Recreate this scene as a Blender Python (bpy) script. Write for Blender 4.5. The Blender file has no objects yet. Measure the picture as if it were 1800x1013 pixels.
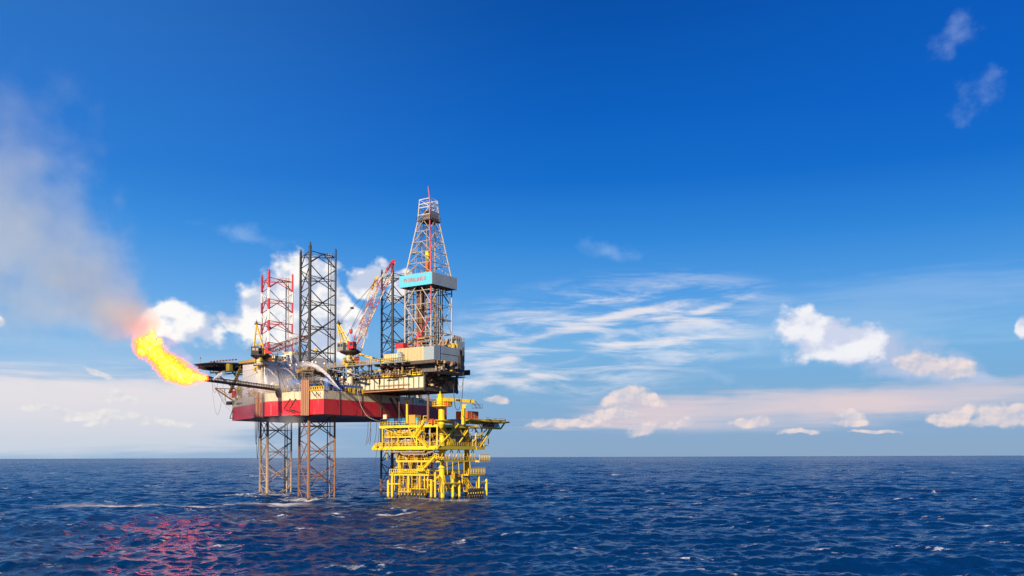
import bpy, math, random
import numpy as np
from mathutils import Vector, Matrix
random.seed(7)
rnd = random.Random(11)
C = bpy.context.scene.collection
R = math.radians
SC = bpy.context.scene

# ---------------------------------------------------------------- camera
HC = 14.2
TH, SH, ROLL, F = R(2.7), 0.1229, R(0.19), 1600.0
cam = bpy.data.objects.new('camera', bpy.data.cameras.new('camera'))
C.objects.link(cam)
cam.data.lens = 32.0; cam.data.sensor_width = 36.0; cam.data.shift_y = SH
cam.data.clip_start = 1.0; cam.data.clip_end = 60000.0
cam.matrix_world = Matrix.Translation((0, 0, HC)) @ Matrix.Rotation(R(90) + TH, 4, 'X') @ Matrix.Rotation(-ROLL, 4, 'Z')
SC.camera = cam

# ---------------------------------------------------------------- light
SUN_AZ, SUN_EL = R(-158.0), R(22.0)      # azimuth measured from +Y (view) towards +X
sd = Vector((math.sin(SUN_AZ)*math.cos(SUN_EL), math.cos(SUN_AZ)*math.cos(SUN_EL), math.sin(SUN_EL)))
sun = bpy.data.objects.new('sun', bpy.data.lights.new('sun', 'SUN'))
C.objects.link(sun)
sun.data.energy = 5.0; sun.data.angle = R(0.5); sun.data.color = (1.0, 0.83, 0.60)
sun.rotation_euler = (-sd).to_track_quat('-Z', 'Y').to_euler()
SC.view_settings.view_transform = 'Standard'; SC.view_settings.look = 'None'
SC.view_settings.exposure = 0.3; SC.view_settings.gamma = 1.0
SC.cycles.max_bounces = 8; SC.cycles.volume_bounces = 5; SC.cycles.transparent_max_bounces = 12
SC.cycles.sample_clamp_indirect = 4.0; SC.cycles.caustics_reflective = False
SC.cycles.volume_max_steps = 128

# ------------------------------------------------- picture measurements -> directions and rig coordinates
def ray(px, py):
    x = (px-900)/F; y = (506.5-py)/F + SH*1800/F
    c, s = math.cos(ROLL), math.sin(ROLL)
    x, y = x*c+y*s, -x*s+y*c
    d = (x, math.cos(TH)-y*math.sin(TH), math.sin(TH)+y*math.cos(TH))
    return (d[0]/d[1], 1.0, d[2]/d[1])
AU = R(-33.5)
U = (math.cos(AU), math.sin(AU)); V = (-math.sin(AU), math.cos(AU)); P0 = (-59.9, 289.0)
def W(u, v, z): return Vector((P0[0]+u*U[0]+v*V[0], P0[1]+u*U[1]+v*V[1], z))
def rig(x, y): return ((x-P0[0])*U[0]+(y-P0[1])*U[1], (x-P0[0])*V[0]+(y-P0[1])*V[1])
def onv(px, py, v):
    r = ray(px, py); t = (v+P0[0]*V[0]+P0[1]*V[1])/(r[0]*V[0]+V[1])
    return rig(r[0]*t, t)[0], HC+r[2]*t
def onu(px, py, u):
    r = ray(px, py); t = (u+P0[0]*U[0]+P0[1]*U[1])/(r[0]*U[0]+U[1])
    return rig(r[0]*t, t)[1], HC+r[2]*t
def atY(px, py, Y):
    r = ray(px, py); return Vector((r[0]*Y, Y, HC+r[2]*Y))
def QV(px, py, v): u, z = onv(px, py, v); return W(u, v, z)
def QU(px, py, u): v, z = onu(px, py, u); return W(u, v, z)
def sky_ae(px, py):
    r = ray(px, py); return math.degrees(math.atan2(r[0], 1)), math.degrees(math.atan2(r[2], math.hypot(r[0], 1)))

# ---------------------------------------------------------------- world
world = bpy.data.worlds.new("World"); SC.world = world; world.use_nodes = True
class NT:
    def __init__(s, nt): s.nt = nt; s.N = nt.nodes; s.L = nt.links
    def new(s, t, **k):
        n = s.N.new(t)
        for a, b in k.items(): setattr(n, a, b)
        return n
    def lk(s, v, sock):
        if isinstance(v, bpy.types.NodeSocket): s.L.new(v, sock)
        elif v is not None:
            try: sock.default_value = v
            except Exception: sock.default_value = (*v, 1.0) if len(v) == 3 else v
    def m(s, op, a, b=None, c=None, clamp=False):
        n = s.new('ShaderNodeMath', operation=op); n.use_clamp = clamp
        s.lk(a, n.inputs[0]); s.lk(b, n.inputs[1]); s.lk(c, n.inputs[2]); return n.outputs[0]
    def vm(s, op, a, b=None, scale=None):
        n = s.new('ShaderNodeVectorMath', operation=op)
        s.lk(a, n.inputs[0]); s.lk(b, n.inputs[1])
        if scale is not None: s.lk(scale, n.inputs['Scale'])
        return n.outputs['Value'] if op in ('LENGTH', 'DOT_PRODUCT') else n.outputs[0]
    def xyz(s, v):
        n = s.new('ShaderNodeSeparateXYZ'); s.lk(v, n.inputs[0]); return n.outputs
    def comb(s, x, y, z):
        n = s.new('ShaderNodeCombineXYZ'); s.lk(x, n.inputs[0]); s.lk(y, n.inputs[1]); s.lk(z, n.inputs[2]); return n.outputs[0]
    def noise(s, v, scale, detail=4, rough=0.5, dist=0.0, lac=2.0, color=False):
        n = s.new('ShaderNodeTexNoise'); s.lk(v, n.inputs['Vector'])
        n.inputs['Scale'].default_value = scale; n.inputs['Detail'].default_value = detail
        n.inputs['Roughness'].default_value = rough; n.inputs['Distortion'].default_value = dist
        return n.outputs['Color' if color else 'Fac']
    def mapping(s, v, loc=(0,0,0), rot=(0,0,0), sc=(1,1,1), typ='POINT'):
        n = s.new('ShaderNodeMapping', vector_type=typ); s.lk(v, n.inputs[0])
        n.inputs['Location'].default_value = loc; n.inputs['Rotation'].default_value = rot; n.inputs['Scale'].default_value = sc
        return n.outputs[0]
    def step(s, v, a, b, o0=0.0, o1=1.0):
        n = s.new('ShaderNodeMapRange', interpolation_type='SMOOTHSTEP')
        s.lk(v, n.inputs['Value']); s.lk(a, n.inputs[1]); s.lk(b, n.inputs[2]); s.lk(o0, n.inputs[3]); s.lk(o1, n.inputs[4]); return n.outputs[0]
    def mix(s, f, a, b, mode='MIX'):
        n = s.new('ShaderNodeMix', data_type='RGBA', blend_type=mode)
        s.lk(f, n.inputs[0]); s.lk(a, n.inputs[6]); s.lk(b, n.inputs[7]); return n.outputs[2]
    def ramp(s, v, stops, interp='LINEAR'):
        n = s.new('ShaderNodeValToRGB'); n.color_ramp.interpolation = interp; s.lk(v, n.inputs[0])
        e = n.color_ramp.elements
        while len(e) > 1: e.remove(e[-1])
        e[0].position = stops[0][0]; e[0].color = (*stops[0][1], 1)
        for p, c in stops[1:]: x = e.new(p); x.color = (*c, 1)
        return n.outputs[0]
def lin(r, g, b):
    f = lambda c: (c/255/12.92) if c/255 <= 0.04045 else ((c/255+0.055)/1.055)**2.4
    return (f(r), f(g), f(b))

SKY_TEST = False
w = NT(world.node_tree)
for n in list(w.N): w.N.remove(n)
wo = w.new('ShaderNodeOutputWorld'); bg = w.new('ShaderNodeBackground')
w.L.new(bg.outputs[0], wo.inputs[0]); bg.inputs['Strength'].default_value = 0.1
sky = w.new('ShaderNodeTexSky', sky_type='NISHITA'); sky.sun_disc = False
sky.sun_elevation = SUN_EL; sky.sun_rotation = SUN_AZ; sky.altitude = 0.0
sky.air_density = 1.0; sky.dust_density = 0.6; sky.ozone_density = 3.0
direction = w.new('ShaderNodeTexCoord').outputs['Generated']
dx, dy, dz = w.xyz(direction)
el = w.m('MULTIPLY', w.m('ARCSINE', dz), 57.29578)
az = w.m('MULTIPLY', w.m('ARCTAN2', dx, dy), 57.29578)
ae = w.comb(az, el, 0.0)
# colour grade of the clear air by elevation (the photograph's deep polarised blue), then a lift towards the sun's side
GR = [(0.0,(0.60,0.62,0.62)),(1.0,(0.60,0.62,0.62))]
def g_el(d): return (d+2)/45.0
SKYRAMP = [(-2,(143,173,206)),(0.2,(143,173,206)),(1.5,(140,175,212)),(4,(128,178,220)),(7,(118,182,234)),(10,(84,162,234)),(13.5,(46,138,224)),(17,(14,112,210)),(21,(2,98,198)),(26,(0,84,178)),(32,(0,68,155)),(43,(0,50,128))]
grade = w.ramp(w.m('DIVIDE', w.m('ADD', el, 2.0), 45.0, clamp=True), [(g_el(d), lin(*c)) for d, c in SKYRAMP])
side = w.step(az, -34.0, 6.0, 1.0, 0.0)
low_el = w.step(el, 2.0, 16.0, 1.0, 0.0)
target = w.mix(w.m('MULTIPLY', side, w.m('ADD', 0.24, w.m('MULTIPLY', low_el, 0.30))), grade, w.mix(low_el, lin(92, 176, 250), lin(178, 210, 242)))
side2 = w.step(az, 5.0, 32.0, 0.0, 1.0)
target = w.mix(w.m('MULTIPLY', side2, w.step(el, 8.0, 30.0, 0.0, 0.40)), target, lin(2, 100, 212))
# keep the Nishita sky's own relative brightness round the dome: scale by its luminance against a mean
bw = w.new('ShaderNodeRGBToBW'); w.L.new(sky.outputs[0], bw.inputs[0])
lum = w.m('MULTIPLY', bw.outputs[0], 0.14)
lum = w.m('MINIMUM', w.m('MAXIMUM', lum, 0.8), 1.25)
inview = w.m('MULTIPLY', w.step(w.m('ABSOLUTE', az), 36.0, 60.0, 1.0, 0.0), 1.0)
lumf = w.m('ADD', w.m('MULTIPLY', lum, w.m('SUBTRACT', 1.0, inview)), inview)
skycol = w.vm('SCALE', w.vm('SCALE', target, scale=lumf), scale=9.3*0.812)
skycol = w.mix(0.02, skycol, sky.outputs[0])

# clouds: masses placed by azimuth and elevation, edges broken by noise
n1 = w.noise(w.mapping(ae, sc=(1, 1.25, 1)), 0.40, 7, 0.52)
n2 = w.noise(w.mapping(ae, loc=(0.5, -0.75, 0.0), sc=(1, 1.25, 1)), 0.40, 4, 0.5)
nf = w.noise(w.mapping(ae, loc=(9, 3, 5), sc=(1, 1.2, 1)), 1.0, 4, 0.55)
wz = w.noise(w.mapping(ae, loc=(3, 7, 1)), 0.35, 3, 0.5, color=True)
warp = w.vm('SCALE', w.vm('SUBTRACT', wz, (0.5, 0.5, 0.5)), scale=1.6)
pw = w.vm('ADD', ae, warp)
CHAIN = [None]
def masses(lst, p):                      # each mass waits for the one before it, which keeps the shader small
    out = None
    for (px, py, rx, ry, rot) in lst:
        a, e = sky_ae(px, py); k = 57.3/1600
        # texture mapping: subtract location, unrotate, divide by scale
        pp = p
        if CHAIN[0] is not None:
            n = w.new('ShaderNodeVectorMath', operation='MULTIPLY_ADD')
            w.lk(CHAIN[0], n.inputs[0]); n.inputs[1].default_value = (1e-7, 1e-7, 0); w.lk(p, n.inputs[2]); pp = n.outputs[0]
        q = w.mapping(pp, loc=(a, e, 0), rot=(0, 0, R(rot)), sc=(rx*k, ry*k, 1), typ='TEXTURE')
        f = w.m('SUBTRACT', 1.0, w.vm('LENGTH', q))
        CHAIN[0] = f
        out = f if out is None else w.m('MAXIMUM', out, f)
    return out
CUM = [(322,570,62,34,0),(300,556,42,26,0),(352,583,42,20,-25),(414,566,44,17,-22),(452,584,34,22,-20),
       (520,525,84,66,0),(548,494,62,40,10),(490,575,72,50,0),(560,565,60,66,0),(466,530,38,34,0),
       (655,484,46,22,8),(640,505,30,20,0),(705,492,26,16,0),(620,560,24,36,30),(700,520,20,18,0),
       (1428,584,70,36,-10),(1462,606,78,32,-12),(1400,577,40,24,0),(1498,598,44,28,0),
       (0,562,14,12,0),(1798,578,10,16,0)]
LOW = [(205,700,32,14,-10),(232,738,26,10,-20),(60,722,22,8,0),(150,726,58,10,0),(185,741,30,8,0),(165,658,26,6,-20),
       (1500,733,30,16,0),(1502,745,40,8,0),(1662,737,44,11,0),(1690,730,28,13,10),(1765,733,54,17,0),(1736,740,30,10,0),(1800,728,30,20,0),
       (1095,704,50,19,12),(1128,750,30,12,10),(1062,731,60,13,0),(1140,706,30,12,0),(1010,742,70,10,0),(1185,749,30,9,0),(1204,746,14,12,0),(1310,748,44,10,0),(1336,745,16,10,0),
       (873,707,24,8,0),(1405,762,36,6,0),(1540,762,40,5,0),(955,745,24,7,0),(1622,641,44,22,-8),(1662,651,44,18,-8),(295,740,40,8,0)]
WISP = [(1672,66,42,30,35),(1700,168,46,40,-20),(1065,436,66,20,-5),(412,408,76,16,-8),(118,292,46,22,-20),
        (140,560,90,18,-12),(1150,668,90,24,-15),(1155,620,60,26,-50),(1256,580,70,20,-25),(1640,660,60,14,0),(1330,600,20,30,30),(1015,512,40,14,-25),(810,560,50,40,0),(1380,620,16,22,20),(1270,668,34,14,0)]
GREY = [(1560,620,96,44,-14),(1640,648,96,30,-10),(1600,655,70,22,0),(1500,622,70,26,0),(1690,660,70,16,-8)]
fc = masses(CUM, pw); fl = masses(LOW, pw); fw = masses(WISP, pw); fg = masses(GREY, pw)
nn = w.m('SUBTRACT', w.m('ADD', w.m('MULTIPLY', n1, 0.75), w.m('MULTIPLY', nf, 0.35)), 0.55)
ac = w.m('MULTIPLY', w.step(w.m('ADD', fc, w.m('MULTIPLY', nn, 2.1)), -0.16, 0.30), 0.98)
al = w.m('MULTIPLY', w.step(w.m('ADD', fl, w.m('MULTIPLY', w.m('SUBTRACT', nf, 0.50), 1.25)), -0.08, 0.45), 0.80)
aw = w.m('MULTIPLY', w.step(w.m('ADD', fw, w.m('MULTIPLY', nn, 4.0)), 0.0, 1.8), 0.34)
ag = w.m('MULTIPLY', w.step(w.m('ADD', fg, w.m('MULTIPLY', nn, 1.4)), -0.1, 0.7), 0.9)
shade = w.step(w.m('SUBTRACT', n1, n2), -0.10, 0.10)
nf2 = w.noise(w.mapping(ae, loc=(9.15, 2.78, 5), sc=(1, 1.2, 1)), 1.0, 3, 0.55)
shl = w.step(w.m('SUBTRACT', nf, nf2), -0.10, 0.12)
cum_col = w.mix(shade, lin(196, 208, 232), lin(255, 253, 250))
cum_right = w.mix(shade, lin(206, 214, 236), lin(243, 243, 248))
cum_col = w.mix(w.step(az, 8.0, 14.0), cum_col, cum_right)
shl = w.m('ADD', 0.30, w.m('MULTIPLY', w.m('ADD', shl, shade), 0.34))
low_col = w.mix(shl, lin(176, 188, 214), lin(252, 230, 220))
low_left = w.mix(shl, lin(196, 206, 222), lin(245, 238, 232))
low_col = w.mix(w.step(az, -6.0, 0.0), low_left, low_col)
# streaky high veil
def band(px0, py0, rx, ry, rot, soft=0.8):
    return masses([(px0, py0, rx, ry, rot)], w.vm('ADD', ae, w.vm('SCALE', warp, scale=0.5)))
st = w.noise(w.mapping(ae, rot=(0, 0, R(-9)), sc=(0.16, 1.05, 1)), 1.0, 9, 0.62, dist=0.55)
st2 = w.noise(w.mapping(ae, loc=(4, 4, 0), rot=(0, 0, R(-4)), sc=(0.07, 0.9, 1)), 1.0, 7, 0.6, dist=0.4)
cir = w.m('MULTIPLY', w.step(w.m('MAXIMUM', band(1060, 590, 360, 120, 6), band(900, 665, 210, 30, 3)), 0.0, 0.45), w.step(st, 0.40, 0.70))
cir = w.m('MULTIPLY', cir, 0.85)
strk = w.m('MULTIPLY', w.step(w.m('ADD', masses([(905, 668, 135, 13, 4), (1245, 545, 70, 9, 14), (1120, 548, 130, 12, 12), (960, 590, 160, 14, 10), (1130, 603, 120, 9, 2), (880, 632, 60, 9, 8), (1180, 560, 90, 10, 0)], w.vm('ADD', ae, w.vm('SCALE', warp, scale=0.35))), w.m('MULTIPLY', w.m('SUBTRACT', st, 0.5), 3.0)), -0.1, 0.9), 0.72)
veil = w.m('MAXIMUM', w.m('MULTIPLY', w.step(w.m('ADD', w.m('MAXIMUM', band(1330, 722, 420, 44, 2), band(1650, 700, 330, 34, 2)), w.m('MULTIPLY', w.m('SUBTRACT', st2, 0.5), 1.6)), 0.0, 0.7), 0.66),
       w.m('MULTIPLY', w.step(w.m('ADD', band(120, 730, 560, 84, 2), w.m('MULTIPLY', w.m('SUBTRACT', st2, 0.5), 1.2)), 0.0, 0.5), 0.88))
hi = w.m('MULTIPLY', w.step(w.m('ADD', w.m('MAXIMUM', band(1500, 560, 460, 80, 4), band(180, 640, 420, 60, 0)), w.m('MULTIPLY', w.m('SUBTRACT', st2, 0.5), 2.0)), 0.0, 0.9), 0.22)
pinkish = w.mix(w.step(el, 0.0, 4.0), w.mix(w.step(az, -16.0, 4.0), lin(206, 214, 226), lin(176, 192, 216)), w.mix(w.step(az, -16.0, 4.0), lin(236, 228, 230), lin(228, 212, 216)))
col = w.mix(hi, skycol, w.vm('SCALE', lin(200, 220, 240), scale=8.12))
def over(base, a, c): return w.mix(a, base, w.vm('SCALE', c, scale=8.12))
col = over(col, veil, pinkish)
pk = w.m('MULTIPLY', w.step(w.m('ADD', w.m('MAXIMUM', band(1130, 722, 230, 40, 3), band(1480, 716, 300, 22, 2)), w.m('MULTIPLY', w.m('SUBTRACT', st2, 0.5), 2.6)), 0.0, 1.0), 0.5)
col = over(col, pk, lin(242, 214, 210))
col = over(col, cir, lin(224, 228, 240))
col = over(col, strk, lin(240, 234, 236))
col = over(col, aw, lin(196, 220, 248))
col = over(col, ag, lin(184, 198, 228))
col = over(col, al, low_col)
col = over(col, ac, cum_col)
w.L.new(col, bg.inputs['Color'])

# ---------------------------------------------------------------- mesh collector
class MB:
    def __init__(s): s.v = []; s.f = []
    def add(s, vs, fs):
        o = len(s.v); s.v += [Vector(a) for a in vs]; s.f += [tuple(i+o for i in f) for f in fs]; return s
    def box8(s, p):
        return s.add(p, [(0,3,2,1),(4,5,6,7),(0,1,5,4),(1,2,6,5),(2,3,7,6),(3,0,4,7)])
    def fb(s, u0, u1, v0, v1, z0, z1):            # box in rig axes
        return s.box8([W(u0,v0,z0),W(u1,v0,z0),W(u1,v1,z0),W(u0,v1,z0),W(u0,v0,z1),W(u1,v0,z1),W(u1,v1,z1),W(u0,v1,z1)])
    def frame(s, a, b):
        d = (b-a).normalized(); up = Vector((0,0,1)) if abs(d.z) < 0.95 else Vector((U[0],U[1],0))
        x = d.cross(up).normalized(); y = x.cross(d).normalized(); return x, y
    def beam(s, a, b, w_, h=None):
        a = Vector(a); b = Vector(b); h = h or w_
        if (b-a).length < 1e-4: return s
        x, y = s.frame(a, b); x = x*w_/2; y = y*h/2
        return s.box8([a-x-y,a+x-y,a+x+y,a-x+y,b-x-y,b+x-y,b+x+y,b-x+y])
    def tube(s, a, b, r, r2=None, n=8, cap=True):
        a = Vector(a); b = Vector(b); r2 = r if r2 is None else r2
        if (b-a).length < 1e-4: return s
        x, y = s.frame(a, b); vs = []
        for c, rr in ((a, r), (b, r2)):
            for i in range(n):
                t = 2*math.pi*i/n; vs.append(c+x*rr*math.cos(t)+y*rr*math.sin(t))
        fs = [(i, (i+1) % n, n+(i+1) % n, n+i) for i in range(n)]
        if cap: fs += [tuple(range(n-1, -1, -1)), tuple(range(n, 2*n))]
        return s.add(vs, fs)
    def poly(s, pts, r, n=6):
        pts = [Vector(p) for p in pts]; o = len(s.v); m = len(pts)
        for k, p in enumerate(pts):
            d = pts[min(k+1, m-1)]-pts[max(k-1, 0)]
            x, y = s.frame(p, p+d)
            rr = r[k] if isinstance(r, (list, tuple)) else r
            for i in range(n):
                t = 2*math.pi*i/n; s.v.append(p+x*rr*math.cos(t)+y*rr*math.sin(t))
        for k in range(m-1):
            for i in range(n):
                j = (i+1) % n; s.f.append((o+k*n+i, o+k*n+j, o+(k+1)*n+j, o+(k+1)*n+i))
        s.f.append(tuple(o+i for i in range(n-1, -1, -1))); s.f.append(tuple(o+(m-1)*n+i for i in range(n)))
        return s
    def prism(s, pts, z0, z1):                     # pts in rig (u,v)
        n = len(pts)
        vs = [W(u, v, z0) for u, v in pts]+[W(u, v, z1) for u, v in pts]
        fs = [(i, (i+1) % n, n+(i+1) % n, n+i) for i in range(n)]+[tuple(range(n-1, -1, -1)), tuple(range(n, 2*n))]
        return s.add(vs, fs)
    def lathe(s, c, prof, n=14):                   # prof: (r,z) about a vertical axis at c
        c = Vector(c); o = len(s.v)
        for r, z in prof:
            for i in range(n):
                t = 2*math.pi*i/n; s.v.append(c+Vector((r*math.cos(t), r*math.sin(t), z)))
        for k in range(len(prof)-1):
            for i in range(n):
                j = (i+1) % n; s.f.append((o+k*n+i, o+k*n+j, o+(k+1)*n+j, o+(k+1)*n+i))
        s.f.append(tuple(o+i for i in range(n-1, -1, -1))); s.f.append(tuple(o+(len(prof)-1)*n+i for i in range(n)))
        return s
    def rail(s, pts, h=1.1, r=0.045, sp=1.8, mids=(0.55,)):
        pts = [Vector(p) for p in pts]; up = Vector((0, 0, 1))
        for a, b in zip(pts, pts[1:]):
            for hh in (h,)+tuple(mids): s.tube(a+up*hh, b+up*hh, r, n=4)
            n = max(1, int((b-a).length/sp))
            for i in range(n+1):
                p = a.lerp(b, i/n); s.tube(p, p+up*h, r, n=4)
        return s
    def outward(s):
        import bmesh
        bm = bmesh.new(); me = bpy.data.meshes.new('t'); me.from_pydata(s.v, [], s.f); bm.from_mesh(me)
        bmesh.ops.recalc_face_normals(bm, faces=bm.faces); bm.verts.ensure_lookup_table()
        s.f = [tuple(v.index for v in f.verts) for f in bm.faces]; bm.free(); bpy.data.meshes.remove(me); return s
    def build(s, name, mat, parent=None, smooth=False):
        me = bpy.data.meshes.new(name)
        off = Vector((0, 0, 0))
        q = parent
        while q is not None: off += q.location; q = q.parent
        me.from_pydata([v-off for v in s.v], [], s.f); me.update()
        if smooth:
            for p in me.polygons: p.use_smooth = True
        o = bpy.data.objects.new(name, me); C.objects.link(o); o.parent = parent
        if mat: me.materials.append(mat)
        return o
def tag(o, label=None, cat=None, group=None, kind=None):
    if label: o['label'] = label
    if cat: o['category'] = cat
    if group: o['group'] = group
    if kind: o['kind'] = kind
    return o
def empty(name, loc, label, cat, group=None):
    o = bpy.data.objects.new(name, None); C.objects.link(o); o.location = loc; return tag(o, label, cat, group)

# ---------------------------------------------------------------- materials
def paint(name, c, rough=0.55, dirt=0.35, dirt_col=(0.09, 0.05, 0.03), streak=True, metal=0.0, bands=None, panel=None, low=None, scale=1.0):
    m = bpy.data.materials.new(name); m.use_nodes = True; t = NT(m.node_tree)
    b = t.N['Principled BSDF']; pos = t.new('ShaderNodeNewGeometry').outputs['Position']
    base = c
    x, y, z = t.xyz(pos)
    if bands:                       # alternating painted bays up the leg
        z0, per, duty, c2 = bands
        fr = t.m('FRACT', t.m('DIVIDE', t.m('SUBTRACT', z, z0), per))
        base = t.mix(t.m('MAXIMUM', t.m('LESS_THAN', fr, duty), t.m('GREATER_THAN', z, 79.0)), (*c2, 1), (*c, 1))
    if low:                         # a second paint below a painted line
        zl, c2, soft = low
        base = t.mix(t.step(z, zl-soft, zl+soft), (*c2, 1), base if not isinstance(base, tuple) else (*base[:3], 1))
    v1 = t.noise(pos, 0.9*scale, 5, 0.6)
    base = t.mix(t.step(v1, 0.3, 0.75, 0.0, 0.30), base if not isinstance(base, tuple) else (*base[:3], 1), t.mix(0.5, base if not isinstance(base, tuple) else (*base[:3], 1), (0.30, 0.28, 0.26, 1)), 'MIX')
    if dirt > 0:
        sv = t.mapping(pos, sc=(1.6, 1.6, 0.16) if streak else (0.8, 0.8, 0.8))
        d = t.noise(sv, 0.9*scale, 6, 0.68)
        th = 0.70-0.28*dirt
        base = t.mix(t.step(d, th, th+0.13, 0.0, 0.35+0.6*dirt), base, (*dirt_col, 1))
    gz = t.m('ADD', z, t.m('MULTIPLY', t.noise(pos, 1.1, 3), -1.2))
    base = t.mix(t.step(gz, -0.1, 0.6, 0.9, 0.0), base if not isinstance(base, tuple) else (*base[:3], 1), (0.045, 0.035, 0.024, 1))
    t.lk(base, b.inputs['Base Color'])
    b.inputs['Roughness'].default_value = rough; b.inputs['Metallic'].default_value = metal
    if panel:                       # vertical corrugation / stiffener relief
        wv = t.new('ShaderNodeTexWave', wave_type='BANDS', bands_direction='X')
        t.lk(t.mapping(pos, rot=(0, 0, 0)), wv.inputs[0])
        uu = t.m('ADD', t.m('MULTIPLY', x, panel[1][0]), t.m('MULTIPLY', y, panel[1][1]))
        t.lk(t.comb(uu, 0.0, 0.0), wv.inputs[0]); wv.inputs['Scale'].default_value = panel[0]
        bp = t.new('ShaderNodeBump'); bp.inputs['Strength'].default_value = 0.8; bp.inputs['Distance'].default_value = 0.12
        t.lk(wv.outputs['Fac'], bp.inputs['Height']); t.L.new(bp.outputs[0], b.inputs['Normal'])
    return m
RUST = (0.16, 0.065, 0.025)
M = dict(
 yellow=paint('yellow_paint', (0.86, 0.58, 0.012), 0.45, 0.42, (0.36, 0.15, 0.02), low=(1.1, (0.05, 0.035, 0.02), 0.5)),
 yellow_clean=paint('bright_yellow_paint', (0.90, 0.64, 0.010), 0.40, 0.28, (0.30, 0.15, 0.02)),
 yellow_rust=paint('rust_stained_yellow_paint', (0.84, 0.54, 0.015), 0.55, 0.65, (0.26, 0.09, 0.02), low=(1.1, (0.05, 0.035, 0.02), 0.5)),
 ochre=paint('ochre_paint', (0.62, 0.36, 0.05), 0.6, 0.5, RUST),
 cranegold=paint('crane_gold_paint', (0.62, 0.43, 0.04), 0.5, 0.35, RUST),
 dark=paint('dark_grey_leg_paint', (0.028, 0.030, 0.034), 0.5, 0.30, (0.10, 0.05, 0.03), low=(27.9, (0.27, 0.13, 0.065), 0.4)),
 blackish=paint('near_black_steel', (0.022, 0.021, 0.022), 0.6, 0.2, (0.08, 0.04, 0.02)),
 darksteel=paint('dark_brown_steel', (0.085, 0.062, 0.045), 0.65, 0.5, (0.16, 0.08, 0.035)),
 redwhite=paint('red_and_white_leg_paint', (0.52, 0.025, 0.045), 0.5, 0.12, RUST, bands=(70.5-8.3*6, 8.3, 0.5, (0.80, 0.78, 0.74)), low=(27.9, (0.44, 0.31, 0.20), 0.3)),
 red=paint('red_paint', (0.58, 0.022, 0.035), 0.45, 0.15, (0.25, 0.03, 0.02)),
 cream=paint('cream_paint', (0.74, 0.66, 0.46), 0.6, 0.30, (0.34, 0.20, 0.08)),
 white=paint('white_paint', (0.80, 0.79, 0.76), 0.5, 0.18, (0.40, 0.28, 0.16)),
 grey=paint('grey_blue_panel', (0.33, 0.40, 0.44), 0.5, 0.25, (0.15, 0.10, 0.07), panel=(0.55, V)),
 midgrey=paint('mid_grey_steel', (0.24, 0.24, 0.23), 0.55, 0.45, (0.13, 0.07, 0.03)),
 creamwall=paint('cream_corrugated_wall', (0.72, 0.64, 0.44), 0.55, 0.35, (0.30, 0.19, 0.09), panel=(0.75, U)),
 galv=paint('pale_galvanised_steel', (0.48, 0.41, 0.33), 0.45, 0.42, (0.26, 0.13, 0.06)),
 cyan=paint('cyan_sign_paint', (0.12, 0.60, 0.80), 0.4, 0.04, (0.5, 0.6, 0.6)),
 blue=paint('blue_paint', (0.010, 0.13, 0.48), 0.4, 0.15, (0.03, 0.04, 0.06)),
 cblue=paint('container_blue_paint', (0.02, 0.22, 0.55), 0.4, 0.12, (0.03, 0.05, 0.08), panel=(1.2, U)),
 corange=paint('container_orange_paint', (0.66, 0.12, 0.02), 0.5, 0.2, (0.2, 0.06, 0.02), panel=(1.1, V)),
 orange=paint('orange_paint', (0.75, 0.16, 0.03), 0.5, 0.12, (0.3, 0.08, 0.02)),
 brownpipe=paint('brown_drill_pipe', (0.22, 0.095, 0.045), 0.6, 0.5, (0.10, 0.04, 0.02)),
 copper=paint('weathered_rust_pipe', (0.42, 0.20, 0.10), 0.5, 0.5, (0.72, 0.45, 0.26)),
 black=paint('black_rubber', (0.015, 0.015, 0.015), 0.6, 0.0),
 redletter=paint('red_lettering', (0.62, 0.03, 0.03), 0.5, 0.0),
 blueletter=paint('dark_blue_lettering', (0.02, 0.07, 0.22), 0.5, 0.0),
 greyletter=paint('faded_dark_lettering', (0.20, 0.17, 0.12), 0.6, 0.0),
 glass=paint('dark_window_glass', (0.02, 0.03, 0.04), 0.08, 0.0),
 under=paint('grey_antifouling', (0.22, 0.19, 0.18), 0.6, 0.5, (0.07, 0.05, 0.045), streak=False, scale=0.25),
 teal=paint('turquoise_paint', (0.03, 0.45, 0.55), 0.4, 0.05),
)
def rm(a): return M[a]
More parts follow.
